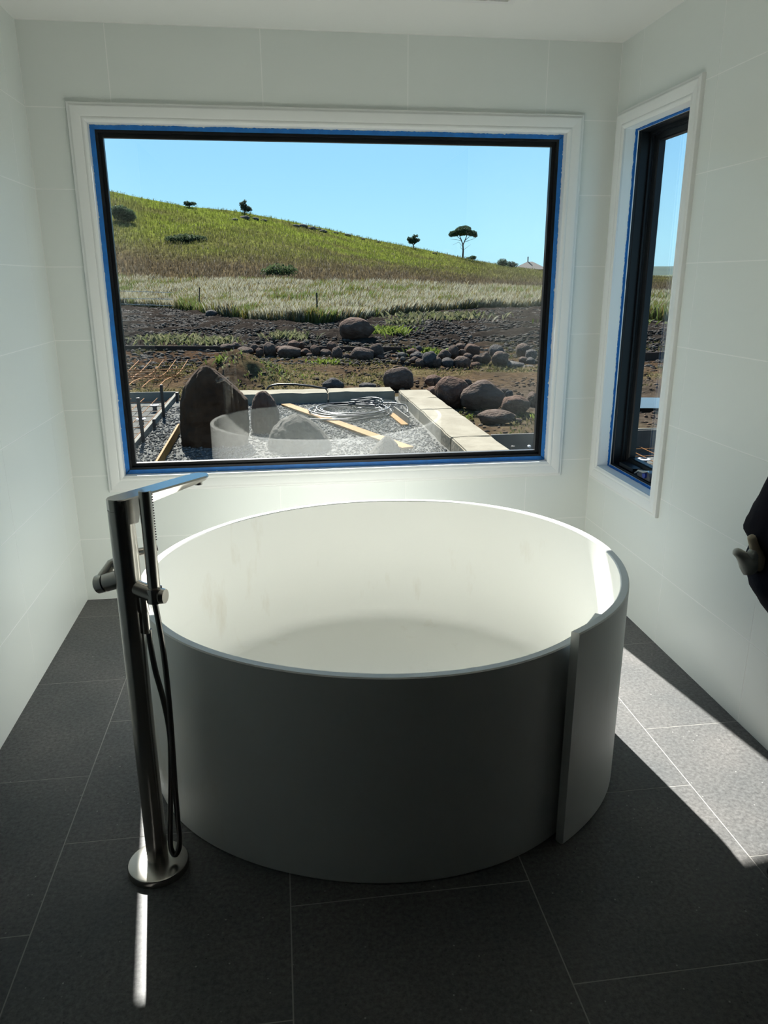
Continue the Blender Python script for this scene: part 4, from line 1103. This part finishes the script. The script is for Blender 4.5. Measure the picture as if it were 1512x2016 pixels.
for i in range(4):
    block((2.655, ys[i+1]+.012, -.42), (3.085, ys[i]-.006, -.10), i, ['pale stone block at the far corner end of the right-hand row', 'short pale block next to the corner in the right-hand row', 'long pale block in the middle of the right-hand row', 'pale block nearest the window in the right-hand row'][i])
block((1.640, 7.44, -.42), (2.60, 7.88, -.10), 7, 'pale block in the back row next to the corner')
block((.30, 7.44, -.42), (1.620, 7.88, -.105), 8, 'pale block in the back row behind the upright rocks')

# ---- left formwork: boards, stakes, mesh, bar chairs
M_BOARD = mat('weathered_pine', (.115, .110, .092), .8, vary=(.14, .135, .115), scale=6, stretch=(8, 1, 8), spec=0.04)
M_BOARD2 = mat('orange_formply', (.165, .086, .022), .6, vary=(.19, .102, .028), scale=4, stretch=(6, 1, 6), spec=0.04)
M_STEEL = mat('dark_steel_stake', (.035, .030, .026), .6, .6)
M_REBAR = mat('rusty_rebar', (.18, .082, .03), .75, vary=(.24, .12, .046), scale=20, spec=0.04)
def plank(name, p0, p1, w, h, m_, label, cat='plank', z=None):
    """board from p0 to p1 (centre of its bottom edge), width w across, height h"""
    p0 = Vector(p0); p1 = Vector(p1); d = (p1-p0); L_ = d.length; d.normalize(); s = Vector((-d.y, d.x, 0)).normalized(); u = d.cross(s)*-1
    u = Vector((0, 0, 1)) if abs(d.z) < .2 else u
    bm = bmesh.new(); bmesh.ops.create_cube(bm, size=1.0)
    for v in bm.verts: v.co = Vector((v.co.x*w, v.co.y*L_, (v.co.z+.5)*h))
    bmesh.ops.bevel(bm, geom=bm.edges[:], offset=min(w, h)*.08, segments=1, affect='EDGES')
    me = bpy.data.meshes.new(name); bm.to_mesh(me); bm.free(); me.materials.append(m_)
    o = link(name, me); o.location = (p0+p1)/2; o.rotation_euler = (math.asin(max(-1, min(1, d.z))), 0, math.atan2(-d.x, d.y))
    return tag(o, label, cat)
plank('formwork_board', (-.60, 8.44, -.32), (-.60, .9, -.32), .042, .14, M_BOARD, 'long pale formwork board running along the left side of the gravel', 'formwork')
plank('formwork_board', (-.63, 8.46, -.34), (-3.6, 8.46, -.34), .042, .16, M_BOARD, 'far cross board closing the left formwork bay', 'formwork')
plank('formwork_board', (-.23, 5.45, -.27), (-.19, 2.2, -.27), .022, .13, M_BOARD2, 'orange edge board standing in the gravel left of the tall boulder', 'formwork')
def stake(x, y, z0, z1, label, lx=0.0, r=.018):
    mb = MB(); mb.obox(((x+lx/2), y, (z0+z1)/2), (r, 0, 0), (0, r*.6, 0), (lx/2, 0, (z1-z0)/2))
    mb.obox(((x+lx/2), y+r*.9, (z0+z1)/2), (r*.35, 0, 0), (0, r*.7, 0), (lx/2, 0, (z1-z0)/2))
    o = mb.build('steel_stake', M_STEEL, None); return tag(o, label, 'stake')
stake(-.548, 4.95, -.36, .24, 'tall dark steel stake against the left formwork board', -.02)
stake(-.552, 6.55, -.36, .17, 'dark steel stake against the far part of the left formwork board', .0)
stake(-.552, 5.75, -.36, -.13, 'short dark stake driven low beside the left formwork board')
stake(-.545, 7.9, -.36, -.12, 'dark stake half behind the tall boulder by the formwork corner')
M_BEDL = mat('slab_bed_gravel', (.055, .055, .050), .9, vary=(.09, .09, .08), scale=30, bump=1.0, bscale=50, spec=0.04)
def bed(name, x0, x1, y0, y1, z, label):
    xs = np.linspace(x0, x1, 60); ysx = np.linspace(y0, y1, 90); X, Y = np.meshgrid(xs, ysx, indexing='ij'); Z = z+.015*fbm(X*4, Y*4, 71, 3)
    idx = np.arange(X.size).reshape(X.shape); F = np.stack([idx[:-1, :-1], idx[1:, :-1], idx[1:, 1:], idx[:-1, 1:]], -1).reshape(-1, 4)
    tag(link(name, np_mesh(name, np.stack([X, Y, Z], -1).reshape(-1, 3), F, M_BEDL, True)), label, 'ground', kind='structure')
bed('slab_bed', -3.6, -.62, .3, 8.44, -.32, 'gravel bed inside the left formwork bay')
bed('slab_bed', 3.09, 9.5, -1.5, 4.06, -.34, 'gravel bed inside the right formwork bay')
def mesh_sheet(name, x0, x1, y0, y1, z, px, py, label, r=.0045, zf=None, x_first=None):
    root = empty(name, ((x0+x1)/2, (y0+y1)/2, z)); tag(root, label, 'rebar mesh')
    x = x_first if x_first is not None else x0
    def zz(a, b): return z if zf is None else z+zf(a, b)
    while x0-1e-6 <= x <= x1+1e-6:
        MB().tube([(x, y0+(y1-y0)*i/6, zz(x, y0+(y1-y0)*i/6)) for i in range(7)], r, 6).build('bar', M_REBAR, root, smooth=60); x += px
    y = y0+.05
    while y <= y1:
        MB().tube([(x0, y, zz(x0, y)-2*r), (x1, y, zz(x1, y)-2*r)], r*.85, 6).build('cross_bar', M_REBAR, root, smooth=60); y += py
    return root
mesh_sheet('rebar_mesh', -3.03, -.60, 2.6, 8.2, -.235, .191, .40, 'rusty reinforcing mesh laid in the left formwork bay', x_first=-.677-.191*12)
mesh_sheet('rebar_mesh', -3.2, -.93, 8.95, 13.2, -.20, .25, .62, 'rusty reinforcing mesh lying on the soil behind the left formwork', r=.0065, zf=lambda a, b: .05*math.sin(b*1.5))
mesh_sheet('rebar_mesh', 3.16, 7.0, 1.2, 3.95, -.25, .172, .33, 'rusty reinforcing mesh in the right formwork bay', r=.0042, x_first=3.3)
# raised rebar cage across the mesh behind the formwork
cage = empty('rebar_cage', (-1.9, 10.5, -.15)); tag(cage, 'bundle of rusty bars with tied stirrups across the mesh behind the formwork', 'rebar cage')
for (y, z) in ((10.35, -.10), (10.55, -.08), (10.75, -.10), (10.45, -.19), (10.70, -.19)):
    MB().tube([(-3.6, y, z), (-.75, y+.06, z)], .007, 6).build('bar', M_REBAR, cage, smooth=60)
for i in range(8):
    x = -3.4+.36*i
    MB().tube([(x, 10.30, -.20), (x+.04, 10.36, -.05), (x, 10.78, -.05), (x-.04, 10.80, -.20)], .006, 6, closed=True).build('stirrup', M_REBAR, cage, smooth=60)
# bar chairs
def chair(x, y, z, label, col=(.55, .57, .58), r=.062):
    root = empty('bar_chair', (x, y, z)); tag(root, label, 'bar chair', 'bar chairs under the mesh')
    M_ = mat('pale_plastic', (.40, .41, .43), .35)
    vs = []; fs = []; n = 28
    for k in range(n):
        a = 2*math.pi*k/n
        for (rr, zz) in ((r, .07), (r, .078), (r*.60, .084), (r*.60, .074)): vs.append((x+rr*math.cos(a), y+rr*math.sin(a), z+zz))
    for k in range(n):
        for q in range(4): fs.append((k*4+q, k*4+(q+1) % 4, ((k+1) % n)*4+(q+1) % 4, ((k+1) % n)*4+q))
    MB().add(vs, fs).build('ring', M_, root, smooth=40)
    MB().lathe([(r*.62, .078), (r*.45, .03), (r*.55, 0), (r*.5, 0), (r*.40, .03), (r*.57, .078)], (x, y, z), 18).build('cup', mat('dark_plastic', (.03, .03, .035), .4), root, smooth=40)
chair(-.805, 6.35, -.30, 'nearer of the two pale round bar chairs in the left bay')
chair(-.80, 7.45, -.30, 'farther of the two pale round bar chairs in the left bay')
chair(4.45, 3.38, -.32, 'pale round bar chair seen through the narrow window')
# black tripod bar chair in the right bay
tp = empty('bar_chair', (3.42, 3.80, -.33)); tag(tp, 'dark tripod bar chair with a white cap in the right bay', 'bar chair', 'bar chairs under the mesh')
for k in range(3):
    a = 2*math.pi*k/3+.4
    MB().tube([(3.42+.07*math.cos(a), 3.80+.07*math.sin(a), -.33), (3.42, 3.80, -.18)], .009, 8).build('leg', M_RUBBER, tp, smooth=40)
MB().lathe([(0, 0), (.016, 0), (.018, .012), (.010, .020), (0, .021)], (3.42, 3.80, -.182), 14).build('cap', mat('white_cap', (.5, .5, .5), .4), tp, smooth=40)
plank('formwork_board', (3.10, 4.085, -.36), (8.6, 4.085, -.36), .040, .26, mat('dark_formply', (.055, .052, .047), .75, vary=(.08, .075, .067), scale=5, spec=0.04), 'dark formwork board closing the far side of the right bay', 'formwork')
plank('formwork_board', (4.10, 4.13, -.25), (8.6, 4.13, -.25), .035, .158, M_BOARD, 'pale timber batten along the far side of the right bay', 'formwork')
plank('timber_offcut', (3.40, 4.56, -.235), (4.05, 4.22, -.205), .09, .030, mat('pale_cut_timber', (.17, .15, .112), .7, vary=(.19, .17, .13), scale=5, spec=0.04), 'pale timber offcut lying beyond the right formwork board')
stake(3.17, 3.55, -.36, -.11, 'short dark stake at the edge of the pale blocks in the right bay')

# ---- yard clutter: plank, angle offcut, pipe coil
plank('timber_plank', (1.015, 7.22, -.235), (2.225, 4.08, -.225), .135, .022, M_BOARD2, 'long orange timber plank lying diagonally across the gravel')
oc = empty('timber_offcut', (2.40, 5.95, -.245)); tag(oc, 'short L-shaped timber offcut lying beside the pipe coil', 'offcut')
d = Vector((.06, -.95, 0)).normalized(); sdv = Vector((d.y*-1, d.x, 0))
cc_ = Vector((2.40, 5.90, -.235))
MB().obox(cc_+Vector((0, 0, .0)), d*.42, sdv*.045, (0, 0, .008)).build('flat_board', M_BOARD2, oc)
MB().obox(cc_-sdv*.045*-1+Vector((0, 0, .045)), d*.42, sdv*.008, (0, 0, .045)).build('upright_board', M_BOARD, oc)
M_PIPE = mat('black_poly_pipe', (.010, .011, .012), .42, spec=.35)
pipe = empty('pipe_coil', (2.0, 6.55, -.24)); tag(pipe, 'loose coil of black poly pipe lying on the gravel by the corner', 'pipe')
rr_ = random.Random(8); pts = []
for i in range(9*30):
    t = i/30; a = 2*math.pi*t
    q = .5+.5*math.sin(t*2.3)
    pts.append((1.85+(.40+.11*q)*math.cos(a)+.05*math.sin(t*1.7), 6.45+(.42+.14*q)*math.sin(a)+.08*math.cos(t*1.3), -.228+.007*t+.010*math.sin(a*2+t)))
MB().tube(pts, .010, 8).build('loop', M_PIPE, pipe, smooth=60)
MB().tube([(2.30, 6.75, -.16), (2.45, 6.66, -.15), (2.60, 6.52, -.16), (2.625, 6.47, -.20), (2.60, 6.35, -.232), (2.50, 6.22, -.235)], .010, 8).build('pipe_end', M_PIPE, pipe, smooth=60)
MB().tube([(2.1, 5.95, -.21), (1.80, 5.74, -.215), (1.50, 5.80, -.20), (1.30, 5.98, -.225)], .010, 8).build('pipe_end', M_PIPE, pipe, smooth=60)
MB().tube([(2.09+(.22+.02*math.sin(a*.7))*math.cos(a), 6.72+.20*math.sin(a), -.175+.012*math.sin(2*a)+.0015*i) for i, a in enumerate([k*.35 for k in range(54)])], .009, 8).build('small_loop', M_PIPE, pipe, smooth=60)
hose = [(.746, 8.10, -.20), (.748, 8.2, -.150), (.78, 8.2, -.105), (.84, 8.2, -.082), (.926, 8.2, -.072), (1.17, 8.2, -.077), (1.40, 8.2, -.105), (1.631, 8.2, -.149), (1.85, 8.25, -.24)]
tag(MB().tube(hose, .016, 10).build('poly_pipe', M_PIPE, None, smooth=60), 'single black pipe arching behind the back block row', 'pipe')

# ---- landscape edging
M_EDGE = mat('rusty_edging', (.040, .026, .020), .7, spec=0.04)
plank('garden_edging', (-4.6, 16.6, -.22), (1.2, 15.6, -.24), .04, .13, M_EDGE, 'long dark timber edging lying across the left yard', 'edging')
plank('garden_edging', (1.2, 15.75, -.26), (4.4, 14.9, -.26), .04, .14, M_EDGE, 'dark edging continuing behind the stone row', 'edging')
plank('garden_edging', (7.6, 12.2, -.28), (13.5, 13.6, -.26), .05, .17, M_EDGE, 'dark edging board seen through the narrow window', 'edging')
# puddle
pa = []; n = 60
for k in range(n):
    a = 2*math.pi*k/n; q = 1+.16*math.sin(3*a+1)+.10*math.sin(7*a)
    pa.append((7.0+1.75*q*math.cos(a), 7.15+.50*q*math.sin(a), -.318))
pud = MB().add(pa, [tuple(range(n))]).build('puddle', mat('muddy_water', (.05, .04, .03), .04, spec=.6), None)
tag(pud, 'shallow muddy puddle seen through the narrow window', 'puddle')

# ---- fence posts and white tape strands
def post(x, y, h, label, lean=0.0):
    z = float(field_z(np.arctan2(x-CX, y-CY), np.hypot(x-CX, y-CY)))-.05
    mb = MB()
    for k in range(3):
        a = 2*math.pi*k/3; mb.obox((x+.012*math.cos(a)+lean/2, y+.012*math.sin(a), z+h/2), (.017*math.cos(a), .017*math.sin(a), 0), (-.007*math.sin(a), .007*math.cos(a), 0), (lean/2, 0, h/2))
    return tag(mb.build('fence_post', M_STEEL, None), label, 'fence post', 'star picket posts along the field edge')
post(-2.62, 33.8, 1.05, 'leaning dark star picket at the left edge of the tall grass', .10)
post(2.30, 23.0, 1.0, 'tallest dark star picket in the middle of the grass edge')
post(7.75, 31.9, .60, 'dark star picket on the skyline of the bank right of centre')
post(13.6, 35.4, .30, 'short dark post at the right end of the grass edge')
fw = empty('fence_tape', (-6.5, 36.0, .1)); tag(fw, 'three white fence tape strands at the left field edge', 'fence')
for (z0, z1) in ((1.03, .86), (.64, .55), (.44, .24)):
    MB().obox((-6.35, 36.0, (z0+z1)/2), (2.3, 0, (z1-z0)/2), (0, .004, 0), (0, 0, .012)).build('strand', mat('white_tape', (.36, .36, .34), .5), fw)

# ---- trees and bushes
def leafcloud(balls, n, size, seed, cols):
    g = np.random.default_rng(seed); w = np.array([b[3]*b[4]*b[5] for b in balls]); w = w/w.sum(); bi = g.choice(len(balls), n, p=w)
    B = np.array(balls)[bi]; d = g.standard_normal((n, 3)); d /= np.linalg.norm(d, axis=1)[:, None]; rad = g.random(n)[:, None]**.45
    P = B[:, :3]+d*rad*B[:, 3:6]
    a = g.standard_normal((n, 3)); a /= np.linalg.norm(a, axis=1)[:, None]; b = np.cross(a, g.standard_normal((n, 3))); b /= np.linalg.norm(b, axis=1)[:, None]
    s = size*g.uniform(.5, 1.3, (n, 1))
    V = np.stack([P-a*s, P+b*s*.5, P+a*s, P-b*s*.5], 1)
    c = np.array(cols)[g.integers(0, len(cols), n)]*g.uniform(.7, 1.3, (n, 1))
    return V.reshape(-1, 3), np.arange(n*4).reshape(n, 4), np.repeat(c, 4, 0)
M_BARK = mat('bark', (.045, .038, .032), .9, spec=0.04)
DG = [(.042, .068, .038), (.056, .084, .042), (.032, .054, .033)]; OG = [(.050, .064, .044), (.062, .076, .050), (.040, .050, .036)]
def tree(name, az, el, balls, limbs, n, size, seed, cols, label, cat='tree'):
    """balls and limbs in metres relative to the foot"""
    x, y, z, r = place(az, el)
    root = empty(name, (x, y, z)); tag(root, label, cat)
    V, F, cc = leafcloud(balls, n, size, seed, cols)
    me = np_mesh('foliage', V, F, M_LEAF, False, cc); o = bpy.data.objects.new('foliage', me); C.objects.link(o); o.parent = root
    for i, (pts, rs) in enumerate(limbs):
        b = MB().tube(pts, rs, 7).build('trunk' if i == 0 else 'branch', M_BARK, None, smooth=60); b.parent = root
    return root
k_ = 5.35/6.3
tree('umbrella_pine', 13.43, 1.62, [(-.1, 0, 4.55, 1.6, 1.5, .75), (-1.6, .2, 4.15, 1.0, .9, .5), (1.55, -.1, 4.2, .95, .9, .5), (.3, .9, 4.6, 1.2, .9, .7), (.2, -.9, 4.5, 1.2, .9, .65), (-2.2, 0, 3.9, .5, .5, .35), (2.2, 0, 3.85, .5, .5, .35), (.2, 0, 5.0, 1.2, 1.0, .5)],
     [([(0, 0, -.2), (.05, 0, 1.2), (-.02, 0, 2.2)], [.18, .15, .13]), ([(-.02, 0, 2.2), (-.35, .05, 3.1), (-.8, .1, 4.1)], [.11, .09, .05]), ([(-.02, 0, 2.2), (.35, 0, 3.0), (.75, -.1, 4.1)], [.11, .09, .05]), ([(-.35, .05, 3.1), (-1.4, .1, 3.9)], [.06, .03]), ([(.35, 0, 3.0), (1.5, 0, 3.9)], [.06, .03]),
      ([(-.3, 0, 2.9), (-1.3, .2, 3.15), (-2.3, .3, 3.2)], [.04, .03, .012]), ([(.3, 0, 2.7), (1.4, -.2, 3.1), (2.3, -.3, 3.4)], [.04, .03, .012]), ([(0, 0, 1.9), (-.8, 0, 2.7), (-1.9, .1, 2.2)], [.035, .025, .010]), ([(.05, 0, 1.3), (.9, .1, 1.9), (1.5, .2, 2.3)], [.03, .02, .010]), ([(.05, 0, 1.3), (-.4, .1, 1.7), (-.45, 0, 2.2)], [.03, .02, .01])],
     9000, .16, 31, DG, 'tall umbrella shaped pine alone on the hill skyline')
def bush_limbs(h, w, n, seed):
    q = random.Random(seed); L_ = [([(0, 0, -.1), (0, 0, h*.3)], [.10, .07])]
    for i in range(n):
        a = 2*math.pi*i/n+q.uniform(-.3, .3); L_.append(([(0, 0, h*.25), (w*.5*math.cos(a), w*.5*math.sin(a), h*.6), (w*.85*math.cos(a), w*.85*math.sin(a), h*q.uniform(.75, .95))], [.05, .035, .015]))
    return L_
tree('shrub', 9.92, 2.10, [(0, 0, 1.3, .8, .8, .55), (-.75, 0, 1.5, .4, .4, .4), (.75, 0, 1.35, .4, .4, .3), (.1, 0, 1.9, .35, .35, .35), (-.5, .2, 1.0, .4, .4, .3), (.55, -.2, 2.0, .25, .25, .25)], bush_limbs(1.9, 1.0, 6, 3), 1700, .13, 33, DG, 'bushy little tree left of the umbrella pine on the skyline')
tree('shrub', -1.88, 4.36, [(.1, 0, .75, .7, .7, .45), (-.2, 0, 1.25, .5, .5, .4), (.1, 0, 1.6, .3, .3, .25), (.55, 0, .6, .5, .5, .35), (-.55, 0, 1.3, .25, .25, .2)], bush_limbs(1.5, .7, 6, 4), 1300, .11, 34, OG, 'ragged grey green shrub standing on the middle of the ridge')
tree('shrub', -5.58, 4.74, [(-.3, 0, .45, .5, .4, .3), (.35, 0, .42, .6, .4, .25)], bush_limbs(.6, .6, 5, 5), 700, .10, 35, DG, 'low dark bush on the ridge left of the ragged shrub')
tree('shrub', -9.95, 3.72, [(-.2, 0, .9, .95, .9, .85), (.5, 0, .7, .8, .8, .7), (-.6, 0, 1.25, .6, .6, .5), (.9, 0, .5, .5, .5, .45)], bush_limbs(1.5, .9, 6, 6), 3600, .12, 36, DG, 'large dark green bush on the slope at the left window edge')
tree('shrub', 16.22, .80, [(0, 0, .8, .9, .8, .7), (.7, 0, .6, .6, .5, .5)], bush_limbs(1.0, .7, 5, 7), 900, .13, 37, DG, 'dark round bush left of the distant roof')
tree('shrub', 16.85, .74, [(0, 0, .6, .9, .8, .55), (.8, 0, .5, .6, .5, .4)], bush_limbs(.9, .7, 5, 8), 800, .13, 38, OG, 'grey green bush touching the distant roof')
tree('shrub', 14.15, 1.42, [(0, 0, .4, .7, .6, .4), (-.9, 0, .3, .5, .4, .25)], bush_limbs(.6, .5, 5, 9), 600, .12, 39, DG, 'small dark bush at the foot of the umbrella pine')
tree('shrub', -6.03, 2.50, [(0, 0, .35, 1.5, 1.3, .40), (1.2, .2, .3, 1.0, .9, .35), (-1.2, 0, .3, .9, .8, .3)], bush_limbs(.5, .7, 5, 10), 2200, .12, 40, [(.055, .075, .035), (.07, .09, .05), (.04, .055, .03)], 'sprawling grey green bramble halfway up the left slope')
tree('shrub', .14, .20, [(0, 0, .45, .8, .7, .45), (.9, .1, .4, .6, .6, .4), (-.7, 0, .3, .5, .5, .3)], bush_limbs(.6, .6, 5, 11), 1300, .09, 41, [(.05, .075, .03), (.065, .09, .04)], 'green thistle clump in the middle of the brown grass')

# ---- distant house: hipped roof and flue
az0 = math.radians(18.05); rr0 = 172.0; hx, hy = CX+rr0*math.sin(az0), CY+rr0*math.cos(az0)
house = empty('house', (hx, hy, 1.2)); tag(house, 'distant house with a pale hipped roof and a thin flue', 'house')
tdir = Vector((math.cos(az0), -math.sin(az0), 0)); ndir = Vector((math.sin(az0), math.cos(az0), 0)); O_ = Vector((hx, hy, 0))
def hp_(u, v, z): q = O_+tdir*u+ndir*v; return (q.x, q.y, z)
zb, zt = 3.35, 4.95
rf = MB().add([hp_(-3.5, -2.5, zb), hp_(4.2, -2.5, zb), hp_(4.2, 5, zb), hp_(-3.5, 5, zb), hp_(-.2, 1.2, zt), hp_(.9, 1.2, zt)], [(0, 1, 5, 4), (1, 2, 5), (2, 3, 4, 5), (3, 0, 4), (3, 2, 1, 0)])
rf.build('roof', mat('pale_roof', (.085, .076, .068), .6, spec=0.04), house)
wl = MB().add([hp_(-3.2, -2.1, -2), hp_(3.9, -2.1, -2), hp_(3.9, 4.6, -2), hp_(-3.2, 4.6, -2), hp_(-3.2, -2.1, zb), hp_(3.9, -2.1, zb), hp_(3.9, 4.6, zb), hp_(-3.2, 4.6, zb)], [(0, 1, 5, 4), (1, 2, 6, 5), (2, 3, 7, 6), (3, 0, 4, 7), (4, 5, 6, 7), (3, 2, 1, 0)])
wl.build('wall', mat('house_wall', (.14, .11, .09), .8, spec=0.04), house)
MB().tube([hp_(-.1, 1.2, zt-.3), hp_(-.1, 1.2, zt+1.0)], .14, 10).build('flue', mat('grey_flue', (.25, .25, .25), .5), house, smooth=40)
